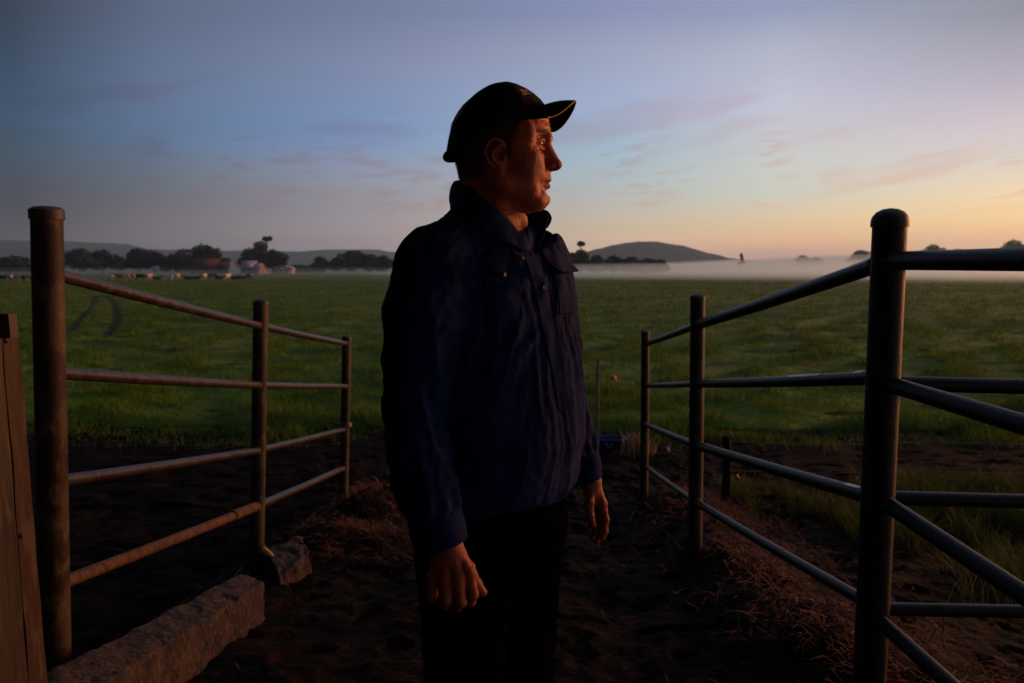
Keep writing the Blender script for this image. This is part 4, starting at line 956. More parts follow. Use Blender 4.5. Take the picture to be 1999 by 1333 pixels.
# ---------------------------------------------------------------- mist and haze
def volmat(name, dens, col=(1, 1, 1), g=0.35):
    m = bpy.data.materials.new(name); m.use_nodes = True; nt = m.node_tree; nt.nodes.clear()
    v = nt.nodes.new('ShaderNodeVolumePrincipled'); v.inputs['Density'].default_value = dens; v.inputs['Color'].default_value = (*col, 1); v.inputs['Anisotropy'].default_value = g
    o = nt.nodes.new('ShaderNodeOutputMaterial'); nt.links.new(v.outputs[0], o.inputs['Volume']); return m
def blob(cx_, cy_, rx_, ry_, h, dens, label, rz=0.0, seed=0, g=.55):
    n, m = 30, 56; V = []; F = []
    for i in range(n + 1):
        th = math.pi * i / n
        for k in range(m):
            ph = 2 * math.pi * k / m; s_ = math.sin(th); x = math.cos(ph) * s_; y = math.sin(ph) * s_; z = math.cos(th)
            w_ = 1 + .10 * float(pnoise(x*2 + seed, y*2, z)) ; zz = z * h * (1 + .30 * float(pnoise(x*4 + seed*3, y*4, 1.0)))
            X_, Y_ = x * rx_ * w_, y * ry_ * w_
            V.append((cx_ + X_*math.cos(rz) - Y_*math.sin(rz), cy_ + X_*math.sin(rz) + Y_*math.cos(rz), zz if zz > 0 else zz*.3 - .2))
    for i in range(n):
        for k in range(m): F.append((i*m+k, (i+1)*m+k, (i+1)*m+(k+1)%m, i*m+(k+1)%m))
    o = mesh_obj('mist', V, F, volmat('mist_vapour', dens, (.70, .94, 1), g)); tag(o, label, 'mist', kind='stuff')
blob(300, 285, 330, 195, 6.6, .0050, 'low bank of mist over the right of the paddock', seed=1)
blob(520, 700, 440, 330, 17, .0075, 'taller mist among the far trees on the right', seed=2)
blob(700, 780, 500, 380, 26, .0040, 'high thin mist far off at the right horizon', seed=6)
blob(280, 310, 340, 255, 4.6, .0038, 'shallow mist creeping nearest over the right paddock', seed=7)
blob(-40, 300, 330, 140, 2.0, .0012, 'thin sheet of mist lying along the middle of the paddock', seed=3)
blob(-120, 400, 420, 110, 3.5, .0010, 'thin mist before the trees on the left', seed=4)
hz = MB(); hz.box((0, 2900, 104.5), (9000, 6000, 215)); o = hz.build('haze', volmat('haze_air', .00018, (.50, .78, 1.0), .40)); o.data.polygons.foreach_set('use_smooth', [False]*6); tag(o, 'faint haze over the whole valley', 'haze', kind='stuff')
# ---------------------------------------------------------------- the man
MAN_Y = 1.5625
def M_(px, py, w=0.0): return np.array(W(px, py, MAN_Y - w))
mz = float(ground_z(0.0, MAN_Y))
man_base = M_(950, 1900); man_base[2] = float(ground_z(man_base[0], MAN_Y))

def skin_mat():
    m = bpy.data.materials.new('weathered_skin'); m.use_nodes = True; nt = m.node_tree; N = nt.nodes; L = nt.links; b = N['Principled BSDF']
    b.inputs['Roughness'].default_value = .56; b.inputs['Specular IOR Level'].default_value = .30
    b.inputs['Subsurface Weight'].default_value = .12; b.inputs['Subsurface Radius'].default_value = (1.0, .28, .14); b.inputs['Subsurface Scale'].default_value = .006
    t = N.new('ShaderNodeTexCoord')
    n1 = N.new('ShaderNodeTexNoise'); n1.inputs['Scale'].default_value = 26; n1.inputs['Detail'].default_value = 5; L.new(t.outputs['Object'], n1.inputs['Vector'])
    mx = N.new('ShaderNodeMix'); mx.data_type = 'RGBA'; r = N.new('ShaderNodeMapRange'); r.inputs[1].default_value = .38; r.inputs[2].default_value = .66; L.new(n1.outputs['Fac'], r.inputs[0]); L.new(r.outputs[0], mx.inputs[0])
    mx.inputs[6].default_value = (.40, .105, .052, 1); mx.inputs[7].default_value = (.31, .060, .030, 1)
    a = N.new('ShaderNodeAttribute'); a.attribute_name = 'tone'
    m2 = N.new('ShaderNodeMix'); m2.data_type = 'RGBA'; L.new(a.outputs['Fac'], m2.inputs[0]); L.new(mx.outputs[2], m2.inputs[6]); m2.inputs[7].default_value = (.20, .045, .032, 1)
    L.new(m2.outputs[2], b.inputs['Base Color'])
    n2 = N.new('ShaderNodeTexNoise'); n2.inputs['Scale'].default_value = 210; n2.inputs['Detail'].default_value = 6; L.new(t.outputs['Object'], n2.inputs['Vector'])
    v = N.new('ShaderNodeTexVoronoi'); v.inputs['Scale'].default_value = 520; L.new(t.outputs['Object'], v.inputs['Vector'])
    ad_ = N.new('ShaderNodeMath'); ad_.operation = 'ADD'; L.new(n2.outputs['Fac'], ad_.inputs[0]); L.new(v.outputs['Distance'], ad_.inputs[1])
    bp = N.new('ShaderNodeBump'); bp.inputs['Distance'].default_value = .00045; L.new(ad_.outputs[0], bp.inputs['Height']); L.new(bp.outputs[0], b.inputs['Normal'])
    return m
m_skin = skin_mat()

# --- head, sculpted in its own frame: a forward, b towards the near side, c up
HO = M_(985, 302.5, .02); YAW = R(8); HS = .95
HA = np.array([math.cos(YAW), -math.sin(YAW), 0]); HB = np.array([-math.sin(YAW), -math.cos(YAW), 0]); HC = np.array([0, 0, 1.0])
def H2W(P): P = np.asarray(P, float); return HO + HS * (P[..., 0:1] * HA + P[..., 1:2] * HB + P[..., 2:3] * HC)
s = Sculpt((-.130, -.098, -.235), (.128, .098, .142), .00145)
s.ell((-.012, 0, .036), (.101, .0755, .097), .01)
s.ell((.030, 0, -.020), (.056, .062, .086), .03)
s.ell((.056, 0, .048), (.037, .058, .045), .02)                       # forehead
s.ell((.040, 0, -.060), (.043, .043, .044), .025)                     # muzzle and jaw mass
for q in (1, -1):
    s.cap((-.004, .060*q, -.044), (.006, .056*q, -.066), .018, .020, .025)            # jaw angle
    s.cap((.004, .054*q, -.068), (.064, .021*q, -.094), .021, .017, .022)             # jaw line
    s.ell((.054, .044*q, -.008), (.026, .021, .020), .018)             # cheekbone
    s.ell((.046, .045*q, -.040), (.029, .023, .036), .022)             # cheek
    s.chain([(.056, .050*q, .028), (.074, .036*q, .0345), (.084, .014*q, .033)], [.008, .0105, .0115], .012)               # brow ridge
    s.ell((.034, .062*q, .030), (.032, .012, .030), .02)               # temple
s.cap((.072, .012, -.094), (.072, -.012, -.094), .0185, .0185, .012)   # chin
s.ell((.082, 0, -.090), (.013, .015, .013), .010)
s.ell((.028, 0, -.098), (.042, .034, .019), .02)                       # under the chin
for q in (1, -1):
    s.ell((.087, .0335*q, .0165), (.0165, .0185, .0135), .010, 'cut')  # eye socket
    s.ell((.0905, .016*q, .010), (.010, .007, .014), .008, 'cut')      # beside the nose bridge
# nose
s.chain([(.080, 0, .026), (.0885, 0, .012), (.0985, 0, -.006), (.1060, 0, -.0205)], [.0085, .0082, .0088, .0088], .010)
s.chain([(.088, 0, .000), (.096, 0, -.016)], [.013, .012], .010)
s.ell((.1075, 0, -.0225), (.0108, .0100, .0090), .006)
s.ell((.099, 0, -.0285), (.012, .0065, .0058), .005)
for q in (1, -1):
    s.ell((.0945, .0125*q, -.0255), (.0105, .0062, .0078), .005)
    s.ell((.0985, .0068*q, -.0345), (.0060, .0034, .0040), .002, 'cut')
    s.chain([(.0870, .0200*q, -.013), (.0835, .0222*q, -.0215), (.0835, .0218*q, -.031)], [.0022, .0026, .0020], .005, 'cut')
    s.chain([(.0850, .0235*q, -.026), (.0810, .0300*q, -.038), (.0745, .0350*q, -.052), (.0690, .0365*q, -.066), (.0660, .0350*q, -.078)], [.0012, .0024, .0024, .0018, .0010], .010, 'cut')
    s.ell((.0690, .0365*q, -.034), (.017, .013, .022), .012)
    s.ell((.0560, .0380*q, -.076), (.016, .011, .016), .014)            # jowl
# mouth
s.ell((.076, 0, -.047), (.021, .026, .017), .010)
s.chain([(.0710, .0245, -.0575), (.0830, .0140, -.0530), (.0890, .0050, -.0515), (.0880, 0, -.0522), (.0890, -.0050, -.0515), (.0830, -.0140, -.0530), (.0710, -.0245, -.0575)], [.003, .0050, .0062, .0062, .0062, .0050, .003], .005)
s.chain([(.0710, .0235, -.0605), (.0820, .0130, -.0650), (.0875, .0040, -.0660), (.0875, -.0040, -.0660), (.0820, -.0130, -.0650), (.0710, -.0235, -.0605)], [.003, .0055, .0072, .0072, .0055, .003], .005)
s.chain([(.0745, .0260, -.0590), (.0860, .0150, -.0585), (.0950, .0040, -.0585), (.0950, -.0040, -.0585), (.0860, -.0150, -.0585), (.0745, -.0260, -.0590)], [.0010, .0022, .0030, .0030, .0022, .0010], .002, 'cut')
s.cap((.092, .009, -.0775), (.092, -.009, -.0775), .0042, .0042, .010, 'cut')
s.cap((.094, 0, -.040), (.095, 0, -.046), .0018, .0018, .004, 'cut')
# eyelids round an opening
for q in (1, -1):
    s.ell((.0730, .0330*q, .0165), (.0140, .0160, .0135), .004)
    s.chain([(.0760, .0490*q, .0145), (.0860, .0400*q, .0158), (.0890, .0310*q, .0155), (.0870, .0235*q, .0140)], [.0006, .0017, .0018, .0008], .002, 'cut')
    s.chain([(.0730, .0510*q, .0190), (.0850, .0410*q, .0235), (.0890, .0310*q, .0235), (.0860, .0225*q, .0190)], [.0018, .0027, .0026, .0016], .005)
    s.chain([(.0700, .0540*q, .0240), (.0845, .0420*q, .0290), (.0885, .0280*q, .0290)], [.0008, .0012, .0008], .005, 'cut')
    s.chain([(.0730, .0500*q, .0080), (.0835, .0400*q, .0050), (.0865, .0300*q, .0055), (.0860, .0230*q, .0090)], [.0012, .0022, .0022, .0012], .006)
    s.chain([(.0720, .0500*q, .0010), (.0820, .0390*q, -.0025), (.0865, .0260*q, .0010)], [.0008, .0014, .0008], .007, 'cut')
    for dz1, dz0 in ((.024, .0185), (.014, .0140), (.004, .0100)):
        s.chain([(.054, .0600*q, dz1), (.068, .0535*q, dz0)], [.0004, .0010], .004, 'cut')
for i, cc in enumerate((.047, .0555, .064)):
    s.chain([(.064, .052, cc-.004), (.080, .040, cc-.001), (.0895, .020, cc+.002), (.0930, 0, cc), (.0895, -.020, cc+.002), (.080, -.040, cc-.001), (.064, -.052, cc-.004)], [.0006]*7, .006, 'cut')
for q in (1, -1): s.chain([(.0945, .006*q, .026), (.0940, .0070*q, .038)], [.0005, .0009], .005, 'cut')
# neck
s.cap((-.036, 0, -.040), (-.030, 0, -.235), .057, .070, .028)
s.cap((.004, 0, -.095), (-.006, 0, -.225), .034, .040, .024)
for q in (1, -1): s.cap((-.020, .060*q, -.040), (.022, .018*q, -.215), .012, .011, .014)
s.ell((.036, 0, -.140), (.012, .012, .014), .012)
for cc in (-.118, -.150): s.chain([(.0, .060, cc-.004), (.032, .034, cc), (.046, 0, cc-.004), (.032, -.034, cc), (.0, -.060, cc-.004)], [.0012]*5, .006, 'cut')
# ears
for q in (1, -1):
    E = lambda a, b, c: (.010 + a*.92, b*q, -.0125 + c*.92)
    s.ell(E(-.017, .072, .000), (.0180, .009, .030), .006)
    s.chain([E(.002, .073, .004), E(.0015, .077, .016), E(-.005, .082, .028), (E(-.016, .0865, .0335)), E(-.028, .0890, .029), E(-.036, .0895, .016), E(-.0375, .088, .002), E(-.032, .0845, -.013), E(-.022, .0800, -.025)], [.0026, .0030, .0035, .0037, .0038, .0038, .0036, .0034, .0036], .0035)
    s.ell(E(-.0105, .0775, -.0315), (.0095, .0050, .0105), .006)
    s.chain([E(-.006, .083, .019), E(-.018, .085, .014), E(-.0245, .0850, .000), E(-.019, .0825, -.013), E(-.010, .080, -.018)], [.0024, .0028, .0028, .0028, .0024], .004)
    s.ell(E(-.0095, .0860, -.004), (.0085, .0095, .0115), .004, 'cut')
    s.chain([E(-.018, .092, .025), E(-.029, .093, .016), E(-.031, .092, -.002)], [.0022, .0024, .0016], .004, 'cut')
    s.ell(E(.0015, .0780, -.0035), (.0042, .0040, .0060), .003)
hv, hf = s.mesh(); hv = relax(hv, hf, 2, .45)
hv[:, 0] -= .0055 * np.exp(-(((np.abs(hv[:, 1]) - .036) / .020) ** 2 + ((hv[:, 2] - .017) / .020) ** 2)) * (hv[:, 0] > .03)
hn = vnormals(hv, hf)
# fine asymmetry and weathering
hv = hv + hn * (.0009 * fbm(hv[:, 0]*38, hv[:, 1]*38, hv[:, 2]*38, 3) + .0012 * pnoise(hv[:, 0]*14, hv[:, 1]*14, hv[:, 2]*14))[:, None]
def groove(px_, py_, poly, mask, depth, width, bulge=0.0, side=None):
    D = np.full(len(hv), 1.0); sg = np.zeros(len(hv))
    for (x0, y0), (x1, y1) in zip(poly[:-1], poly[1:]):
        dx, dy = x1 - x0, y1 - y0; L2 = dx*dx + dy*dy; t = np.clip(((px_-x0)*dx + (py_-y0)*dy) / L2, 0, 1); d = np.hypot(px_-x0-t*dx, py_-y0-t*dy); m = d < D; D[m] = d[m]; sg[m] = np.sign((px_-x0)*dy - (py_-y0)*dx)[m]
    e = np.zeros(len(hv)); e -= depth * np.exp(-(D/width)**2)
    if bulge: e += bulge * np.exp(-((D - width*2.2)/(width*1.8))**2) * (sg > 0)
    return e * mask
B0, A0, C0 = np.abs(hv[:, 1]), hv[:, 0], hv[:, 2]; fm = sstep(.045, .062, A0)
G = groove(B0, C0, [(.0175,-.018),(.0225,-.028),(.0300,-.040),(.0345,-.054),(.0350,-.068)], fm, .0013, .0026, .0008)
G += groove(B0, C0, [(.0285,-.062),(.0300,-.072),(.0290,-.082)], fm, .0012, .0020)
G += groove(B0, C0, [(.012,.004),(.020,-.003),(.030,-.008),(.040,-.006)], fm, .0012, .0020, .0)
G += groove(B0, C0, [(.014,.0085),(.022,.003),(.033,.0005),(.044,.004)], fm, .0010, .0014, .0)
for cc in (.0465, .0545, .0625): G += groove(B0 + .0, C0 + .0012*pnoise(B0*60, cc*100, 2), [(0,cc),(.015,cc+.002),(.032,cc),(.048,cc-.005)], sstep(.06,.08,A0), .0011, .0013)
G += groove(B0, C0, [(.0055,.024),(.0065,.038)], sstep(.08,.088,A0), .0014, .0014)
for a1, c1, a2, c2 in ((.072,.019,.052,.028), (.073,.014,.050,.016), (.072,.009,.052,.003), (.066,-.004,.050,-.014)): G += groove(A0, C0, [(a1,c1),(a2,c2)], sstep(.040,.050,B0), .0009, .0011)
G += groove(A0, C0, [(.030,-.118),(.010,-.125),(-.015,-.120)], 1.0, .0010, .0022); G += groove(A0, C0, [(.042,-.150),(.015,-.160),(-.02,-.150)], 1.0, .0010, .0022)
G *= ~((A0 < .045) & (C0 > -.1) & (C0 < .05) & (B0 > .075))
hv = hv + hn * G[:, None]; hn = vnormals(hv, hf)
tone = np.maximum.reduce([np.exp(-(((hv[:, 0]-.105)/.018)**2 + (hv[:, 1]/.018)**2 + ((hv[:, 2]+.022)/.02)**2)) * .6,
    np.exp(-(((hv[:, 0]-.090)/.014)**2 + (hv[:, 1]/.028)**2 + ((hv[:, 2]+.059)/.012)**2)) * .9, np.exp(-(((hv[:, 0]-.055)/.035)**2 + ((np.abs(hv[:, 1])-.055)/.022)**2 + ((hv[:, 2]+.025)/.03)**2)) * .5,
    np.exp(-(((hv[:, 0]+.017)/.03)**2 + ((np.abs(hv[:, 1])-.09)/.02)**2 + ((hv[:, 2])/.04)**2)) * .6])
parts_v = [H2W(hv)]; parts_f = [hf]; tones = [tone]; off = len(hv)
HEADBVH = BVHTree.FromPolygons([Vector(v) for v in H2W(hv)], [tuple(f) for f in hf.tolist()])

# --- hands
def hand(pts, h=.0011):
    """pts: dict of chains in world coordinates"""
    allp = np.concatenate([np.array([p[:3] for p in c]) for c in pts['chains'] + pts['web']]); g_ = Sculpt(allp.min(0) - .035, allp.max(0) + .035, h)
    for c in pts['web']:
        for i in range(len(c) - 1): g_.cap(c[i][:3], c[i+1][:3], c[i][3], c[i+1][3], .010)
    for c in pts['chains']:
        t = Sculpt(g_.lo, g_.lo + g_.h * (g_.n - 1), h); t.n = g_.n; t.F = np.full(g_.n, .5, np.float32); t.ax = g_.ax
        for i in range(len(c) - 1):
            t.cap(c[i][:3], c[i+1][:3], c[i][3], c[i+1][3], .002)
            if 0 < i: t.ell(c[i][:3], c[i][3] * 1.09, .003)                 # knuckle
        kk = .0032; t2 = np.maximum(kk - np.abs(g_.F - t.F), 0) / kk; g_.F = np.minimum(g_.F, t.F) - t2*t2*kk*.25
    V, F = g_.mesh(); V = relax(V, F, 1, .4); Nn = vnormals(V, F)
    V = V + Nn * (.0006 * fbm(V[:, 0]*60, V[:, 1]*60, V[:, 2]*60, 3))[:, None]
    return V, F
def P4(px, py, w, r): p = M_(px, py, w); return (p[0], p[1], p[2], r)
near = dict(chains=[
  [P4(893,1078,.240,.0125), P4(914,1118,.250,.0125), P4(923,1160,.250,.0098), P4(918,1174,.228,.0090), P4(906,1164,.210,.0078)],
  [P4(882,1078,.244,.0125), P4(893,1128,.259,.0128), P4(899,1174,.262,.0102), P4(892,1184,.240,.0092), P4(884,1170,.221,.0080)],
  [P4(870,1080,.244,.0120), P4(869,1130,.259,.0124), P4(872,1171,.262,.0098), P4(868,1180,.242,.0088), P4(864,1166,.224,.0076)],
  [P4(860,1082,.238,.0115), P4(847,1124,.249,.0112), P4(844,1160,.252,.0088), P4(846,1169,.234,.0080), P4(848,1158,.218,.0070)],
  [P4(892,1080,.222,.0125), P4(913,1108,.213,.0125), P4(930,1140,.207,.0100), P4(943,1156,.204,.0080)]],
  web=[[P4(870,1040,.232,.030), P4(872,1068,.234,.0270), P4(874,1085,.236,.0255)], [P4(866,1085,.238,.017), P4(858,1118,.244,.0155)], [P4(880,1085,.238,.018), P4(884,1120,.246,.0165)], [P4(890,1085,.232,.016), P4(904,1112,.236,.0155)], [P4(862,1095,.226,.014), P4(862,1122,.228,.013)], [P4(888,1090,.222,.014), P4(896,1118,.224,.013)],
       [P4(858,1100,.246,.010), P4(856,1128,.250,.010), P4(882,1132,.256,.011), P4(903,1126,.252,.011)]])
for fingers in (0, 1, 2, 3):
    c = near['chains'][fingers]; near['web'].append([c[0], (*[(a*.75+b*.25) for a, b in zip(c[0][:3], c[1][:3])], c[0][3]*.98)])
far = dict(chains=[
  [P4(1165,955,-.190,.0115), P4(1175,982,-.184,.0115), P4(1181,1014,-.178,.0092), P4(1180,1036,-.176,.0084), P4(1176,1050,-.176,.0068)],
  [P4(1162,955,-.200,.0115), P4(1169,988,-.204,.0118), P4(1173,1022,-.200,.0095), P4(1170,1045,-.196,.0086), P4(1165,1057,-.193,.0070)],
  [P4(1158,955,-.206,.0110), P4(1162,988,-.222,.0112), P4(1164,1018,-.220,.0090), P4(1160,1038,-.214,.0082), P4(1155,1047,-.210,.0068)],
  [P4(1154,955,-.210,.0105), P4(1155,984,-.236,.0100), P4(1155,1008,-.235,.0080), P4(1152,1024,-.230,.0072), P4(1148,1032,-.226,.0062)],
  [P4(1154,958,-.182,.0120), P4(1150,980,-.168,.0115), P4(1152,1006,-.160,.0094), P4(1157,1024,-.158,.0075)]],
  web=[[P4(1146,915,-.195,.026), P4(1153,940,-.195,.0235), P4(1157,958,-.195,.0215)], [P4(1162,960,-.192,.015), P4(1170,982,-.192,.014)], [P4(1157,960,-.202,.015), P4(1160,984,-.212,.014)], [P4(1154,962,-.206,.014), P4(1156,982,-.224,.013)], [P4(1156,960,-.186,.014), P4(1160,980,-.184,.011)]])
for hd_ in (near, far):
    V, F = hand(hd_); parts_v.append(V); parts_f.append(F + off); off += len(V); tones.append(.35 + .4 * np.clip(pnoise(V[:, 0]*40, V[:, 1]*40, V[:, 2]*40), 0, 1))

# --- the rest of the body under the clothes, one surface
FT = np.array([.70, -.714, 0]); RT = np.array([-.714, -.70, 0])       # chest direction, direction of the near shoulder
def zrow(py): return float(M_(950, py)[2])
b_ = Sculpt((-.36, 1.15, man_base[2] - .01), (.36, 1.98, zrow(395)), .009)
b_.cap(M_(946, 500), M_(950, 620), .085, .12, .04); b_.cap(M_(950, 620), M_(955, 860), .13, .145, .05); b_.cap(M_(955, 860), M_(958, 1000), .135, .125, .05)
b_.cap(M_(962, 400), M_(955, 490), .052, .064, .03)
NEAR_ARM = [(846,522,.145,.063), (827,612,.17,.063), (816,700,.185,.058), (809,790,.20,.051), (815,870,.21,.0505), (833,950,.22,.0505), (855,1030,.23,.0465), (865,1066,.235,.0435)]
FAR_ARM = [(1028,507,-.13,.058), (1060,620,-.17,.055), (1090,720,-.195,.049), (1107,800,-.205,.046), (1124,860,-.205,.041), (1140,905,-.20,.0365), (1146,936,-.195,.0335)]
for arm in (NEAR_ARM, FAR_ARM):
    for i in range(len(arm) - 1): b_.cap(M_(*arm[i][:3]), M_(*arm[i+1][:3]), arm[i][3]*.68, arm[i+1][3]*.62, .03)
HIP_N, HIP_F = M_(905, 1010, .065), M_(1008, 1010, -.065)
def gnd(p): return float(ground_z(p[0], p[1]))
foot_n = M_(898, 1400, .085); foot_f = M_(1006, 1400, -.095)
AN = np.array([foot_n[0], foot_n[1], gnd(foot_n) + .085]); AF = np.array([foot_f[0], foot_f[1], gnd(foot_f) + .085])
KN = (HIP_N * .5 + AN * .5) + FT * .012; KF = (HIP_F * .5 + AF * .5) + FT * .012
for h_, k_, a_ in ((HIP_N, KN, AN), (HIP_F, KF, AF)): b_.cap(h_, k_, .082, .055, .03); b_.cap(k_, a_, .055, .035, .03); b_.cap(a_, a_ + FT*.12 - np.array([0,0,.045]), .034, .026, .02)
V, F = b_.mesh(); V = relax(V, F, 2, .5); parts_v.append(V); parts_f.append(F + off); off += len(V); tones.append(np.zeros(len(V)))
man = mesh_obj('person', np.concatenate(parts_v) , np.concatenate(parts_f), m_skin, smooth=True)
# put the origin between the feet
_me = man.data; _sh = np.array(man.location) - man_base; _co = np.zeros(len(_me.vertices) * 3, np.float32); _me.vertices.foreach_get('co', _co); _co = (_co.reshape(-1, 3) + _sh).astype(np.float32); _me.vertices.foreach_set('co', _co.ravel()); man.location = man_base; _me.update()
_me.attributes.new('tone', 'FLOAT', 'POINT').data.foreach_set('value', np.concatenate(tones).astype(np.float32))
tag(man, 'man in a black cap and navy work shirt looking right, standing in the race', 'person')

# --- shirt
def shirt_cols():
    m = mat('navy_drill', (.0048, .0160, .084), .85, col2=(.0032, .0108, .058), scale=14, bump=.0010, bscale=75, spec=.06); return m
m_shirt = shirt_cols()
PY = [395, 430, 460, 500, 560, 640, 700, 760, 850, 900, 950, 975]
TX = [968, 966, 962, 956, 951, 955, 954, 953, 953, 948, 944, 942]; TD = [.060, .082, .112, .134, .147, .157, .169, .178, .186, .178, .166, .158]; TW = [.06, .09, .150, .178, .196, .198, .198, .198, .196, .190, .184, .180]
TZ = [zrow(p) for p in PY]
s = Sculpt((-.295, 1.17, zrow(1110)), (.235, 1.93, zrow(370)), .0040)
Z1 = s.ax[2]; order = np.argsort(TZ); f_ = lambda A: np.interp(Z1, np.array(TZ)[order], np.array(A)[order])
cxs = (f_(TX) - 999.5) / FPX * MAN_Y; Dz, Wz = f_(TD), f_(TW)
QX = s.ax[0][:, None, None] - cxs[None, None, :]; QY = s.ax[1][None, :, None] - MAN_Y
A_ = QX * FT[0] + QY * FT[1]; B_ = QX * RT[0] + QY * RT[1]
e_ = 2.25; rr_ = ((np.abs(A_) / Dz)**e_ + (np.abs(B_) / Wz)**e_) ** (1/e_)
d_ = (rr_ - 1) * np.minimum(Dz, Wz)[None, None, :]
d_ = np.maximum(d_, (zrow(957) + .005 * np.sin(6 * (B_ / .2)) - s.ax[2][None, None, :])); d_ = np.maximum(d_, s.ax[2][None, None, :] - zrow(400))
s.F = d_.astype(np.float32); del QX, QY, A_, B_, rr_, d_
s.cap(M_(950, 442, .02), M_(850, 512, .135), .060, .060, .040)
s.cap(M_(962, 440, -.02), M_(1024, 507, -.12), .058, .057, .045)
for arm, k0 in ((NEAR_ARM, .035), (FAR_ARM, .03)):
    for i in range(len(arm) - 1): s.cap(M_(*arm[i][:3]), M_(*arm[i+1][:3]), arm[i][3], arm[i+1][3], k0 if i < 2 else .014)
def cuff(arm, p_, n_, rin):
    p = M_(*p_); n = M_(*n_) - p; n /= np.linalg.norm(n)
    sl, X, Y, Z = s.sub(p - .085, p + .085); d = (X-p[0])*n[0] + (Y-p[1])*n[1] + (Z-p[2])*n[2]
    s.F[sl] = np.maximum(s.F[sl], d.astype(np.float32)); s.cap(p - n * .022, p + n * .05, rin, rin, .003, 'cut')
# cuff bands stand a little proud
for arm in (NEAR_ARM, FAR_ARM):
    a, b = M_(*arm[-2][:3]), M_(*arm[-1][:3]); a = b + (a - b) * (.062 / np.linalg.norm(a - b)); s.cap(a, b, arm[-1][3] + .004, arm[-1][3] + .003, .004)
    s.chain([a + (a - b) * .05], [0], .01)
cuff(NEAR_ARM, (865, 1068, .236), (873, 1092, .239), .036); cuff(FAR_ARM, (1146, 937, -.195), (1150, 952, -.195), .0275)
# neck opening
s.chain([M_(1036, 436, -.01), M_(1042, 456, .03), M_(1036, 482, .085)], [.050, .040, .014], .010, 'cut')
s.chain([M_(1000, 400, -.02), M_(1046, 428, -.035), M_(1036, 468, .030)], [.046, .050, .026], .010, 'cut')
s.cap(M_(972, 380, .01), M_(966, 425, .0), .066, .060, .008, 'cut'); s.chain([M_(985, 410, .04), M_(1006, 436, .06), M_(1022, 464, .072)], [.052, .038, .016], .010, 'cut')
sv, sf = s.mesh(); sv = relax(sv, sf, 5, .5); sn = vnormals(sv, sf)
# folds: long ridges laid along the pull of the cloth
def ridge_(n): return 1 - np.abs(np.clip(n * 1.5, -1, 1))
zz = sv[:, 2]; ca = np.interp(zz, np.array(TZ)[order], cxs_tab := ((np.array(TX) - 999.5) / FPX * MAN_Y)[order])
ax_ = (sv[:, 0] - ca) * FT[0] + (sv[:, 1] - MAN_Y) * FT[1]; bx_ = (sv[:, 0] - ca) * RT[0] + (sv[:, 1] - MAN_Y) * RT[1]
ang = np.arctan2(bx_, ax_)                                    # 0 = front of the chest, + towards the near side
zc, zb = zrow(640), zrow(950)
dN = np.full(len(sv), 9.0); tN = np.zeros(len(sv)); dF = dN.copy(); tF = tN.copy()
def armparam(arm):
    D = np.full(len(sv), 9.0); T = np.zeros(len(sv)); A = np.zeros(len(sv)); acc = 0
    for i in range(len(arm) - 1):
        a, b = M_(*arm[i][:3]), M_(*arm[i+1][:3]); ab = b - a; L = np.linalg.norm(ab); t = np.clip(((sv - a) @ ab) / L**2, 0, 1)
        q = sv - (a + t[:, None] * ab); d = np.linalg.norm(q, axis=1) - (arm[i][3] + (arm[i+1][3] - arm[i][3]) * t)
        m = d < D; D[m] = d[m]; T[m] = acc + t[m] * L; A[m] = np.arctan2(q[m] @ np.array([0, -1.0, 0]), q[m] @ np.array([1.0, 0, 0])); acc += L
    return D, T, A, acc
dN, tN, aN, LN = armparam(NEAR_ARM); dF, tF, aF, LF = armparam(FAR_ARM)
arm_near = (dN < .012) & (tN > .03); arm_far = (dF < .012) & (tF > .04)
torso = 1.0 - np.maximum(sstep(.02, .0, dN) * sstep(.0, .10, tN), sstep(.02, .0, dF) * sstep(.0, .10, tF)); torso = np.clip(torso, 0, 1)
disp = np.zeros(len(sv))
# belly: folds falling and spreading from the middle of the chest
v_ = (zc - zz) / (zc - zb); spread = 1 / (0.55 + .55 * np.clip(v_, 0, 1.2))
bel = sstep(-.25, .15, v_)
disp += torso * bel * .0085 * (ridge_(pnoise(ang * 2.6 * spread + .35 * pnoise(zz*6, ang*2, 3), v_ * .9, 21.0)) - .55)
disp += torso * bel * .0014 * (ridge_(pnoise(ang * 8 * spread + .5 * pnoise(zz*9, ang*3, 5), v_ * 1.8, 25.0)) - .5)
# chest: slanting drags from the shoulder to the buttons
ch = 1 - sstep(-.1, .35, v_)
dg = (zz * 1.0 + ang * .075)
disp += torso * ch * .0065 * (ridge_(pnoise(dg * 17 + .4 * pnoise(zz*8, ang*3, 7), ang * 2.6, 31.0)) - .5)
disp += torso * ch * .0024 * (ridge_(pnoise(ang * 9 + zz * 9, zz * 13, 33.0)) - .5)
# crumple all over
disp += .0019 * fbm(sv[:, 0]*26, sv[:, 1]*26, sv[:, 2]*18, 3) + .0009 * fbm(sv[:, 0]*75, sv[:, 1]*75, sv[:, 2]*60, 2)
# waist blousing
disp += torso * .006 * sstep(zrow(880), zrow(925), zz) * sstep(zrow(955), zrow(935), zz)
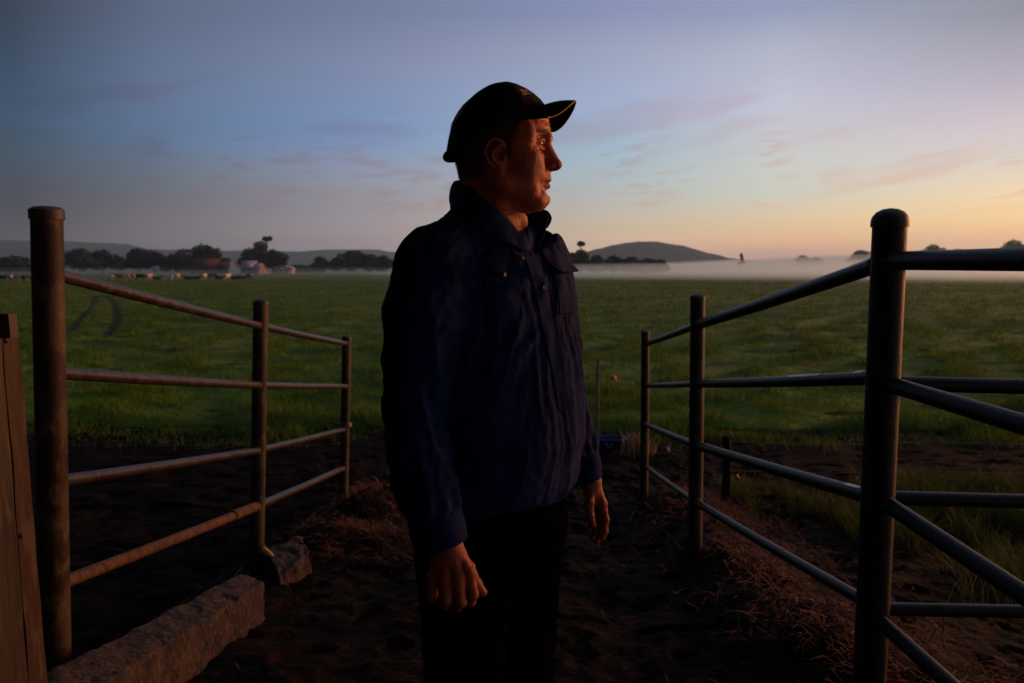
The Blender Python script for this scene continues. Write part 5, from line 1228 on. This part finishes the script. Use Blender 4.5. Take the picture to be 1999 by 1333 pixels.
# sleeves: creases round the elbow, long drags above, gathers at the cuff
for D, T, A, Lr_, mk, el_ in ((dN, tN, aN, LN, arm_near, .30), (dF, tF, aF, LF, arm_far, .33)):
    am = sstep(.02, .004, D) * sstep(.03, .12, T)
    el_w = np.exp(-((T - el_) / .075) ** 2)
    disp += am * el_w * .0095 * (ridge_(pnoise(T * 22 + .9 * np.sin(A), A * .7, 41.0)) - .5)
    disp += am * .0065 * (ridge_(pnoise(T * 6 + A * 1.0, A * 1.3, 43.0 + el_)) - .5)
    disp += am * .0026 * (ridge_(pnoise(T * 16 - A * 1.2, A * 2.1, 45.0)) - .5)
    cw = sstep(Lr_ - .13, Lr_ - .07, T) * (1 - sstep(Lr_ - .066, Lr_ - .058, T)); disp += am * cw * .0035 * np.sin(A * 9)
    disp *= np.where((T > Lr_ - .055) & (D < .05), .12, 1)
    ste = np.exp(-((T - (Lr_ - .058)) / .003) ** 2) * am; disp -= ste * .0030
disp *= np.where(torso > .5, .25 + .75 * sstep(zrow(962), zrow(940), zz), 1)
# shoulder seams
for arm in (NEAR_ARM,):
    p = M_(880, 470, .11); n = np.array([-.75, -.62, .05]); sd_ = (sv - p) @ n; disp -= .0022 * np.exp(-(sd_ / .0032) ** 2) * (zz > zrow(600))
sv2 = sv + sn * disp[:, None]
shirt = mesh_obj('shirt', sv2, sf, m_shirt, man, smooth=True)
SBVH = BVHTree.FromPolygons([Vector(v) for v in sv2], [tuple(f) for f in sf.tolist()])
CAMP = Vector((0, 0, CAM_Z))
def onshirt(px, py, lift=0.002, bvh=None, prev=[None]):
    d = (W(px, py, 1.5) - CAMP).normalized(); hit, n, i, t = (bvh or SBVH).ray_cast(CAMP, d)
    if hit is None or t > 2.6:
        if prev[0] is None: return None
        t = prev[0]; return CAMP + d * t
    prev[0] = t
    return hit + n * lift
def panel(name, rows, mat_, parent, thick=.0022, lift=.0016, nu=12, nv=None, puff=0.0, edge_lift=0.0, smoothit=1):
    """cloth panel laid on the shirt; rows = [(py, px_left, px_right)...] or ((px,py),(px,py)) ends"""
    nv = nv or (len(rows) - 1) * 4; G = np.zeros((nv + 1, nu + 1, 3)); 
    E = [((r[1], r[0]), (r[2], r[0])) if not hasattr(r[0], '__len__') else r for r in rows]
    for j in range(nv + 1):
        f = j / nv * (len(E) - 1); k = min(int(f), len(E) - 2); t = f - k
        l_ = [E[k][0][c]*(1-t) + E[k+1][0][c]*t for c in (0, 1)]; r_ = [E[k][1][c]*(1-t) + E[k+1][1][c]*t for c in (0, 1)]
        for i in range(nu + 1):
            u = i / nu; G[j, i] = onshirt(l_[0]*(1-u) + r_[0]*u, l_[1]*(1-u) + r_[1]*u, 0)
    for _ in range(smoothit):
        G[1:-1] = G[1:-1]*.5 + (G[:-2] + G[2:])*.25; G[:, 1:-1] = G[:, 1:-1]*.5 + (G[:, :-2] + G[:, 2:])*.25
    du = np.gradient(G, axis=1); dv = np.gradient(G, axis=0); Nn = np.cross(du, dv); Nn /= np.linalg.norm(Nn, axis=2)[:, :, None] + 1e-9
    if (Nn * (np.array(CAMP) - G)).sum() < 0: Nn = -Nn
    u = np.linspace(0, 1, nu+1)[None, :]; v = np.linspace(0, 1, nv+1)[:, None]
    lf_ = lift + puff * (np.sin(np.pi*u) * np.sin(np.pi*v)) + edge_lift * v**2
    T = G + Nn * (lf_ + thick)[:, :, None]; Bm = G + Nn * (lf_ - .004)[:, :, None]
    n = (nu+1)*(nv+1); V = np.concatenate([T.reshape(-1, 3), Bm.reshape(-1, 3)]); g_ = gridfaces(nv+1, nu+1).tolist(); fs = [tuple(f) for f in g_] + [tuple(i + n for i in f[::-1]) for f in g_]
    for i in range(nu): fs.append((i, i+n, i+1+n, i+1)); t = nv*(nu+1); fs.append((t+i, t+i+1, t+i+1+n, t+i+n))
    for j in range(nv): a0 = j*(nu+1); a1 = a0+nu+1; fs.append((a0, a1, a1+n, a0+n)); fs.append((a0+nu, a0+nu+n, a1+nu+n, a1+nu))
    o = mesh_obj(name, V, fs, mat_, parent); smooth_by_angle(o, 55); return o
panel('placket', [(500,1022,1046), (540,1036,1060), (580,1046,1070), (622,1054,1077), (660,1062,1084), (720,1076,1096), (800,1090,1108)], m_shirt, shirt, nu=8, nv=90, lift=.0006, smoothit=2)
panel('pocket', [(536,944,1002), (580,950,1012), (628,956,1014)], m_shirt, shirt, nu=14, nv=18, puff=.004, lift=.0008)
panel('pocket_flap', [(499,946,1016), (511,950,1013), (522,958,1006), (533,967,994), (541,975,984)], m_shirt, shirt, nu=16, nv=14, lift=.0035, edge_lift=.005)
panel('pocket', [((1070,512),(1098,524)), ((1088,570),(1110,575)), ((1092,612),(1116,612))], m_shirt, shirt, nu=8, nv=16, puff=.003, lift=.0006)
panel('pocket_flap', [((1054,488),(1080,486)), ((1064,508),(1100,508)), ((1078,524),(1112,520)), ((1092,536),(1119,533))], m_shirt, shirt, nu=10, nv=14, lift=.003, edge_lift=.009)
m_button = mat('shell_button', (.08, .07, .06), .6)
def button(px, py, parent=None, r=.0052, lift=.004):
    p = onshirt(px, py, 0); d = (W(px, py, 1.5) - CAMP).normalized(); _, n, _, _ = SBVH.ray_cast(CAMP, d); n = n or Vector((.3, -1, 0))
    b = MB(); b.lathe(p + n * lift, [(r, -.002), (r, .0004), (r*.86, .0011), (r*.7, .0006), (.0001, .0006)], 18, n); o = b.build('button', m_button, shirt); smooth_by_angle(o, 40)
button(1061, 561); button(1019, 506, r=.0038, lift=.005); button(979, 535, r=.0048, lift=.010); button(1094, 530, r=.0045, lift=.010)

# collar: stand and fall round the neck
NEARC = [((886,354,-.05),(884,392,-.06)), ((893,351,-.01),(882,398,-.02)), ((905,353,.035),(884,408,.045)), ((926,371,.072),(898,430,.100)), ((951,394,.092),(925,452,.128)), ((975,411,.097),(962,474,.132)), ((994,430,.094),(996,492,.122)), ((1011,450,.088),(1014,504,.110)), ((1026,473,.082),(1027,494,.094))]
FARC = [((900,356,-.085),(900,400,-.105)), ((930,366,-.110),(935,425,-.135)), ((965,384,-.118),(985,448,-.150)), ((1002,398,-.108),(1028,455,-.138)), ((1036,402,-.085),(1056,452,-.105)), ((1056,405,-.058),(1066,448,-.072)), ((1069,413,-.036),(1068,440,-.046))]
st = [(np.array(M_(*a)), np.array(M_(*b))) for a, b in FARC[::-1] + NEARC]
def resample(P, n):
    P = np.array(P); L = np.concatenate([[0], np.cumsum(np.linalg.norm(np.diff(P, axis=0), axis=1))]); t = np.linspace(0, L[-1], n)
    Q = np.stack([np.interp(t, L, P[:, k]) for k in range(3)], 1)
    for _ in range(6): Q[1:-1] = Q[1:-1]*.5 + (Q[:-2] + Q[2:])*.25
    return Q
n = 90; TT = resample([a for a, b in st], n); BB = resample([b for a, b in st], n); ctr = np.array(M_(972, 420, .0)); rows_ = []
out = TT - ctr; out[:, 2] = 0; out /= np.linalg.norm(out, axis=1)[:, None]
inn = TT - out * .010 - np.array([0, 0, .030])
rows_.append(inn - np.array([0, 0, .015])); rows_.append(inn); rows_.append(TT - out * .004 - np.array([0, 0, .006])); rows_.append(TT); rows_.append(TT + out * .0035 - np.array([0, 0, .003]))
for t in (.2, .4, .6, .8, 1.0):
    q = TT * (1 - t) + BB * t + out * (.006 * math.sin(math.pi * t) + .003) ; rows_.append(q)
C_ = np.stack(rows_); C_ += (.0022 * fbm(C_[..., 0]*45, C_[..., 1]*45, C_[..., 2]*45, 2))[..., None]
def clear(P, gap):
    q, n_, i_, d = SBVH.find_nearest(Vector(P))
    if q is None: return P
    n_ = Vector(n_); e = (Vector(P) - q).dot(n_)
    return np.array(Vector(P) + n_ * (gap - e)) if e < gap and d < .03 else P
for j in range(4, len(rows_)):
    for i in range(n): C_[j, i] = clear(C_[j, i], .005)
for j in range(5, len(rows_)): C_[j, 1:-1] = C_[j, 1:-1]*.5 + (C_[j, :-2] + C_[j, 2:])*.25
collar = mesh_obj('collar', C_.reshape(-1, 3), gridfaces(len(rows_), n), m_shirt, shirt, smooth=True)
sm = collar.modifiers.new('solid', 'SOLIDIFY'); sm.thickness = .003; sm.offset = 0
sb = collar.modifiers.new('sub', 'SUBSURF'); sb.levels = 1; sb.render_levels = 1
# far lapel standing open beside the throat
out_ = [(1019,426,-.030),(1029,415,-.030),(1043,407,-.026),(1056,405,-.022),(1069,412,-.010),(1073,420,-.002),(1068,434,.010),(1066,448,.022),(1061,464,.036),(1054,482,.054),(1046,496,.074),(1036,507,.094),(1028,500,.106),(1026,476,.098),(1030,454,.060),(1026,438,.010)]
P_ = [np.array(M_(*p)) for p in out_]; cen = np.mean(P_, 0) + np.array([.002, .010, 0]); vs = [cen]; fs = []
K = 5
for r_ in range(1, K + 1):
    t = r_ / K
    for p in P_: q = cen * (1 - t) + p * t; q = q + np.array([0, .008 * (1 - t*t), 0]) ; vs.append(q)
m_n = len(P_)
vs = [clear(v, .003) for v in vs]
for i in range(m_n): fs.append((0, 1 + i, 1 + (i+1) % m_n, 1 + (i+1) % m_n) if False else (0, 1 + i, 1 + (i+1) % m_n))
for r_ in range(K - 1):
    for i in range(m_n): a = 1 + r_*m_n; b = a + m_n; fs.append((a+i, b+i, b+(i+1) % m_n, a+(i+1) % m_n))
lap = mesh_obj('lapel', vs, fs, m_shirt, shirt, smooth=True); sm = lap.modifiers.new('solid', 'SOLIDIFY'); sm.thickness = .004; sm.offset = 0
sb = lap.modifiers.new('sub', 'SUBSURF'); sb.levels = 1; sb.render_levels = 2

# --- trousers, belt, boots
m_trs = mat('black_moleskin', (.0016, .0016, .0020), 1.0, bump=.001, bscale=60, spec=.0)
t_ = Sculpt((-.33, 1.15, man_base[2] + .02), (.33, 1.98, zrow(925)), .0065)
t_.ell((M_(960, 985)[0], MAN_Y, zrow(985)), (.152, .158, .16), .03); t_.cap(M_(950, 930), M_(955, 1020), .135, .145, .04)
t_.ell(tuple(M_(905, 1040, .055)), (.098, .10, .13), .03); t_.ell(tuple(M_(1010, 1040, -.055)), (.096, .10, .13), .03)
for h_, k_, a_ in ((HIP_N, KN, AN), (HIP_F, KF, AF)):
    t_.cap(h_ - np.array([0, 0, .02]), k_, .096, .073, .02); t_.cap(k_, a_ + np.array([0, 0, .02]), .073, .060, .02); t_.cap(a_ + np.array([0, 0, .03]), a_ - np.array([0, 0, .02]), .062, .066, .01)
t_.plane((0, 0, AN[2] - .05), (0, 0, -1)); t_.plane((0, 0, zrow(938)), (0, 0, 1))
V, F = t_.mesh(); V = relax(V, F, 3, .5); Nn = vnormals(V, F)
dd_ = .010 * (ridge_(pnoise(V[:, 2]*14, np.arctan2(V[:, 1]-MAN_Y, V[:, 0])*1.5, 51.0)) - .5) + .0022 * fbm(V[:, 0]*16, V[:, 1]*16, V[:, 2]*9, 3)
V = V + Nn * dd_[:, None]; trs = mesh_obj('trousers', V, F, m_trs, man, smooth=True)
bl = MB(); n = 64; Vb = []; zb_ = zrow(968)
for z, e in ((zb_ - .018, .002), (zb_ - .017, .006), (zb_ + .017, .006), (zb_ + .018, .002)):
    for k in range(n): a = 2*math.pi*k/n; q = np.array([M_(957, 964)[0], MAN_Y, 0]) + FT * math.cos(a) * (.141 + e) + RT * math.sin(a) * (.143 + e); Vb.append((q[0], q[1], z))
Fb = [(i*n+k, i*n+(k+1) % n, (i+1)*n+(k+1) % n, (i+1)*n+k) for i in range(3) for k in range(n)]
belt = mesh_obj('belt', Vb, Fb, mat('black_leather', (.012, .010, .009), .45), man, smooth=True)
bc = np.array([M_(957, 964)[0], MAN_Y, zb_]) + FT * .149; m_chrome = mat('buckle_metal', (.6, .58, .55), .25, 1.0)
bk_ = MB(); rot = math.atan2(RT[1], RT[0])
for dz in (-.019, .019): bk_.box(Vector(bc) + Vector((0, 0, dz)), (.044, .004, .005), rot)
for du_ in (-.020, .020): bk_.box(Vector(bc + RT * du_), (.005, .005, .036), rot)
bk_.box(Vector(bc + FT * .003), (.004, .004, .038), rot); o = bk_.build('buckle', m_chrome, belt); bevel(o, .0015)
m_boot = mat('work_boot_leather', (.030, .020, .014), .6, col2=(.055, .035, .022), scale=18, bump=.001, bscale=60)
m_sole = mat('boot_sole', (.012, .011, .010), .8)
for a_ in (AN, AF):
    dirn = FT if a_ is AF else (FT * .93 + RT * .30); dirn = dirn / np.linalg.norm(dirn); up = np.array([0, 0, 1.0]); g0 = gnd(a_)
    bs = Sculpt(a_ + np.array([-.28, -.28, -.14]), a_ + np.array([.28, .28, .12]), .005)
    f0 = np.array([a_[0], a_[1], g0])
    gtoe = float(ground_z(f0[0] + dirn[0]*.14, f0[1] + dirn[1]*.14)) - g0
    bs.cap(f0 + up*.12, f0 + up*.07, .048, .045, .02); bs.cap(f0 - dirn*.035 + up*.045, f0 + dirn*.02 + up*.05, .040, .042, .02); bs.cap(f0 + dirn*.02 + up*.05, f0 + dirn*.145 + up*(.040+gtoe), .042, .036, .03); bs.ell(f0 + dirn*.150 + up*(.040+gtoe), (.045, .045, .030), .02)
    V, F = bs.mesh(); V = relax(V, F, 2, .5); lowz = np.maximum(V[:, 2], g0 + .012 + gtoe * np.clip(((V - f0) @ dirn) / .145, -.2, 1.2)); V[:, 2] = lowz
    bt = mesh_obj('boot', V, F, m_boot, man, smooth=True)
    side = np.cross(up, dirn); Vs = []; n = 40
    for zo in (.0, .016):
        for k in range(n):
            a = 2*math.pi*k/n; u = math.cos(a); q = f0 + dirn * (.055 + .142*u) + side * math.sin(a) * (.048 - .006*math.cos(2*a) + .004*u); tt_ = gtoe * np.clip((.055+.142*u)/.145, -.2, 1.2); Vs.append((q[0], q[1], g0 + tt_ + zo - .002))
    Fs = [(k, (k+1) % n, n+(k+1) % n, n+k) for k in range(n)] + [tuple(reversed(range(n))), tuple(range(n, 2*n))]
    so = mesh_obj('sole', Vs, Fs, m_sole, bt); 

# --- cap
m_capc = mat('black_cap_cloth', (.0065, .0065, .008), .92, bump=.0006, bscale=160, spec=.2)
m_trim = mat('tan_cap_trim', (.42, .33, .20), .8)
def rimc(ph): g_ = math.degrees(abs(ph)); return .032 + .041*math.cos(ph) + .024*math.exp(-(g_/38)**2) + .008*math.exp(-((g_-65)/25)**2)
def capS(ph, t, grow=0.0):
    """ph: angle from the front; t: 0 rim .. 1 crown button; head frame"""
    f = (1 + math.cos(ph)) / 2; ra = .094 if math.cos(ph) > 0 else .108; p = 2.05 - .62 * f**3
    th = t * math.pi / 2; cs, sn_ = math.cos(th), math.sin(th); r_ = cs ** (2/p); h = sn_ ** (2/p) if t > 0 else 0
    rc = rimc(ph); ap = .1445
    return np.array([-.012 + .016 * h**2 + (ra + grow) * r_ * math.cos(ph), (.0835 + grow) * r_ * math.sin(ph), rc + (ap + grow - rc) * h])
n, m = 96, 26; V = []
for i in range(m + 1):
    for k in range(n):
        ph = 2*math.pi*k/n - math.pi; t = i / m
        p = capS(ph, t * .995); c_ = 0.0
        for sp in (0, 60, 120, 180, -60, -120): c_ += math.exp(-((math.degrees(ph) - sp + 540) % 360 - 180) ** 2 / 6.0)
        p = p * (1 - .006 * c_ * (1 - t)) + np.array([1, 1, 1]) * .0009 * float(pnoise(p[0]*50, p[1]*50, p[2]*50)); V.append(p)
V = H2W(np.array(V)); F = [(i*n+k, i*n+(k+1) % n, (i+1)*n+(k+1) % n, (i+1)*n+k) for i in range(m) for k in range(n)] + [tuple(m*n+k for k in range(n))]
cap = mesh_obj('cap', V, [tuple(f) for f in F], m_capc, man, smooth=True); smo = cap.modifiers.new('solid', 'SOLIDIFY'); smo.thickness = .002; smo.offset = -1
CAPBVH = BVHTree.FromPolygons([Vector(v) for v in V], [tuple(f) for f in F])
def brim_pt(u, v, side=0):
    ph = u * R(66); i_ = capS(ph, .0); o_ = np.array([.083 + .063 * (1 - .78*u*u), u * .0765, .1065 - .062 * abs(u)**1.7 * (1 - .26*u**4)])
    i_ = i_ * 1.0; i_[0] -= .004
    q = i_ * (1 - v) + o_ * v; q[2] += .004 * math.sin(math.pi * v) * (1 - u*u); q[2] -= side * .0032; return q
nu, nv = 48, 14; V = []
for sd2 in (0, 1):
    for j in range(nv + 1):
        for i in range(nu + 1): V.append(brim_pt(i/nu*2 - 1, j/nv, sd2))
k = (nu+1)*(nv+1); g_ = gridfaces(nv+1, nu+1).tolist(); F = [tuple(f) for f in g_] + [tuple(a + k for a in f[::-1]) for f in g_]
for i in range(nu): t = nv*(nu+1); F.append((t+i, t+i+1, t+i+1+k, t+i+k))
for j in range(nv): a0 = j*(nu+1); a1 = a0+nu+1; F.append((a0, a1, a1+k, a0+k)); F.append((a0+nu, a0+nu+k, a1+nu+k, a1+nu))
brim = mesh_obj('brim', H2W(np.array(V)), F, m_capc, cap); smooth_by_angle(brim, 50)
b = MB(); b.tube([Vector(H2W(brim_pt(i/40*2 - 1, 1.0) + np.array([.0006, 0, -.0014]))) for i in range(41)], .0013, 8); o = b.build('trim', m_trim, brim, smooth=True)
b = MB(); b.lathe(H2W(np.array([.004, 0, .1435])), [(.008, -.002), (.008, .001), (.0055, .0035), (.0001, .004)], 16); o = b.build('button', m_capc, cap, smooth=True)
b = MB(); 
pts = []
for k in range(31): ph = math.pi + (k/30 - .5) * 1.3; p = capS(math.atan2(math.sin(ph), math.cos(ph)), .03, .003); p[2] -= .004 ; pts.append(Vector(H2W(p)))
b.tube(pts, .0065, 10); o = b.build('back_strap', m_capc, cap, smooth=True)
# lettering across the crown
cu = bpy.data.curves.new('lettering', 'FONT'); cu.body = 'ECO'; cu.size = 1.0; cu.space_character = 1.0; cu.offset = .02; cu.resolution_u = 3
tmp = bpy.data.objects.new('lettering', cu); COL.objects.link(tmp); bpy.context.view_layer.update()
me0 = bpy.data.meshes.new_from_object(tmp.evaluated_get(bpy.context.evaluated_depsgraph_get())); bpy.data.objects.remove(tmp)
bmx = bmesh.new(); bmx.from_mesh(me0); bmesh.ops.triangulate(bmx, faces=bmx.faces); bmesh.ops.subdivide_edges(bmx, edges=bmx.edges, cuts=2, use_grid_fill=True); bmesh.ops.triangulate(bmx, faces=bmx.faces)
tv = np.array([v.co[:] for v in bmx.verts]); tf = [tuple(v.index for v in f.verts) for f in bmx.faces]; bmx.free()
wid = tv[:, 0].max()
V = [capS(R(50 - 50 * x / wid), .40 + .17 * y, .0012) for x, y, _ in tv]
let = mesh_obj('lettering', H2W(np.array(V)), tf, m_trim, cap); smo = let.modifiers.new('solid', 'SOLIDIFY'); smo.thickness = .0012; smo.offset = 1

# --- eyes
m_eye = mat('eyeball', (.30, .28, .27), .4, spec=.2); m_iris = mat('iris', (.008, .007, .006), .18, spec=.35)
for q in (1, -1):
    c = H2W(np.array([.0692, .0332*q, .0170])); b = MB(); b.sphere(c, .0118, 14); e = b.build('eye', m_eye, man, smooth=True)
    d = HA * .985 + HB * (.16) - HC * .03; d /= np.linalg.norm(d); b = MB(); b.lathe(Vector(c + d * .0100), [(.0062, .0), (.0058, .0012), (.004, .0022), (.0001, .0026)], 20, Vector(d)); b.build('iris', m_iris, e, smooth=True)
m_teeth = mat('teeth', (.60, .52, .42), .3)
b = MB(); b.tube([Vector(H2W(np.array([.066 + .0135*math.cos(t), .0155*math.sin(t), -.0560]))) for t in np.linspace(-1.2, 1.2, 15)], .0030, 10); b.build('teeth', m_teeth, man, smooth=True)

# --- hair: short strands from the scalp
m_hair = blade_mat('greying_hair', [(.035, .022, .014), (.09, .06, .04), (.19, .14, .10), (.32, .26, .20)], rough=.6, trans=.1)
hw = H2W(hv); hnw = hn[:, 0:1]*HA + hn[:, 1:2]*HB + hn[:, 2:3]*HC
a_, bb_, c_ = hv[:, 0], hv[:, 1], hv[:, 2]; ab_ = np.abs(bb_)
earz = (np.hypot((a_ + .006) / .026, (c_ + .0125) / .038) < 1) & (ab_ > .068)
back = (a_ < -.012 + .25*(c_-.0)) & (c_ > -.052 + .012*np.abs(bb_)/.06) & (c_ < .075) & ~earz
side = (a_ > -.03) & (a_ < .038 + .5 * (c_ - .045) + .008*pnoise(c_*90, bb_*60, 3)) & (c_ > .020) & (c_ < .085) & (ab_ > .045) & ~earz
burn = (a_ > .014) & (a_ < .026) & (c_ > -.006) & (c_ < .03) & (ab_ > .060)
def strands(name, mask, N_, lmin, lmax, flow, wd, parent, mat_, tone_, seg=3, out=.35):
    idx = np.flatnonzero(mask); ii = rng.choice(idx, N_); P = hw[ii]; Nn = hnw[ii]; fl = flow(hv[ii]); fl = fl[:, 0:1]*HA + fl[:, 1:2]*HB + fl[:, 2:3]*HC
    fl = fl + rng.normal(0, .22, fl.shape); fl -= (fl * Nn).sum(1)[:, None] * Nn; fl /= np.linalg.norm(fl, axis=1)[:, None] + 1e-9; L_ = rng.uniform(lmin, lmax, N_)[:, None]
    sdv = np.cross(Nn, fl) * wd * rng.uniform(.6, 1.3, N_)[:, None]; pts = []
    for j in range(seg + 1):
        t = j / seg; c = P + Nn * L_ * (out * (t - .45*t*t)) + fl * L_ * t - np.array([0, 0, 1]) * L_ * .12 * t*t - Nn*.001; w = (1 - .75*t); pts += [c - sdv*w, c + sdv*w]
    V = np.stack(pts, 1).reshape(-1, 3); b0 = np.arange(N_)[:, None] * (2*seg+2); F = np.concatenate([b0 + np.array([2*j, 2*j+1, 2*j+3, 2*j+2]) for j in range(seg)])
    o = mesh_obj(name, V, F, mat_, parent, smooth=True); o.data.attributes.new('rnd', 'FLOAT', 'POINT').data.foreach_set('value', np.repeat(np.clip(rng.normal(tone_, .2, N_), 0, 1), 2*seg+2).astype(np.float32)); return o
fl_back = lambda q: np.stack([-.35 + 0*q[:, 0], .0*q[:, 0], -1 + 0*q[:, 0]], 1)
strands('hair', back | side | burn, 13000, .008, .020, fl_back, .00042, man, m_hair, .22, out=.28)
brow = (np.abs(c_ - (.0335 + .006*np.sin((ab_ - .012)/.04*2.6))) < .0042) & (ab_ > .010) & (ab_ < .050) & (a_ > .055)
strands('eyebrow', brow, 900, .005, .010, lambda q: np.stack([-.15 + 0*q[:, 0], np.sign(q[:, 1]), .35 + 0*q[:, 0]], 1), .00028, man, m_hair, .45, seg=2, out=.5)

m_stub = blade_mat('grey_stubble', [(.10, .08, .07), (.22, .19, .17), (.40, .36, .32), (.5, .46, .42)], rough=.6, trans=.1)
stub = (a_ > .0) & (c_ < -.040 + .010*pnoise(a_*60, bb_*60, 3)) & (c_ > -.115) & ((a_ < .066) | (c_ < -.070) | ((c_ > -.048) & (ab_ < .022))) & (np.abs(c_ + .059) > .010 - .3*np.maximum(.07 - a_, 0))
strands('stubble', stub, 7000, .0008, .0022, lambda q: np.stack([.1 + 0*q[:, 0], 0*q[:, 0], -1 + 0*q[:, 0]], 1), .00010, man, m_stub, .45, seg=1, out=1.2)
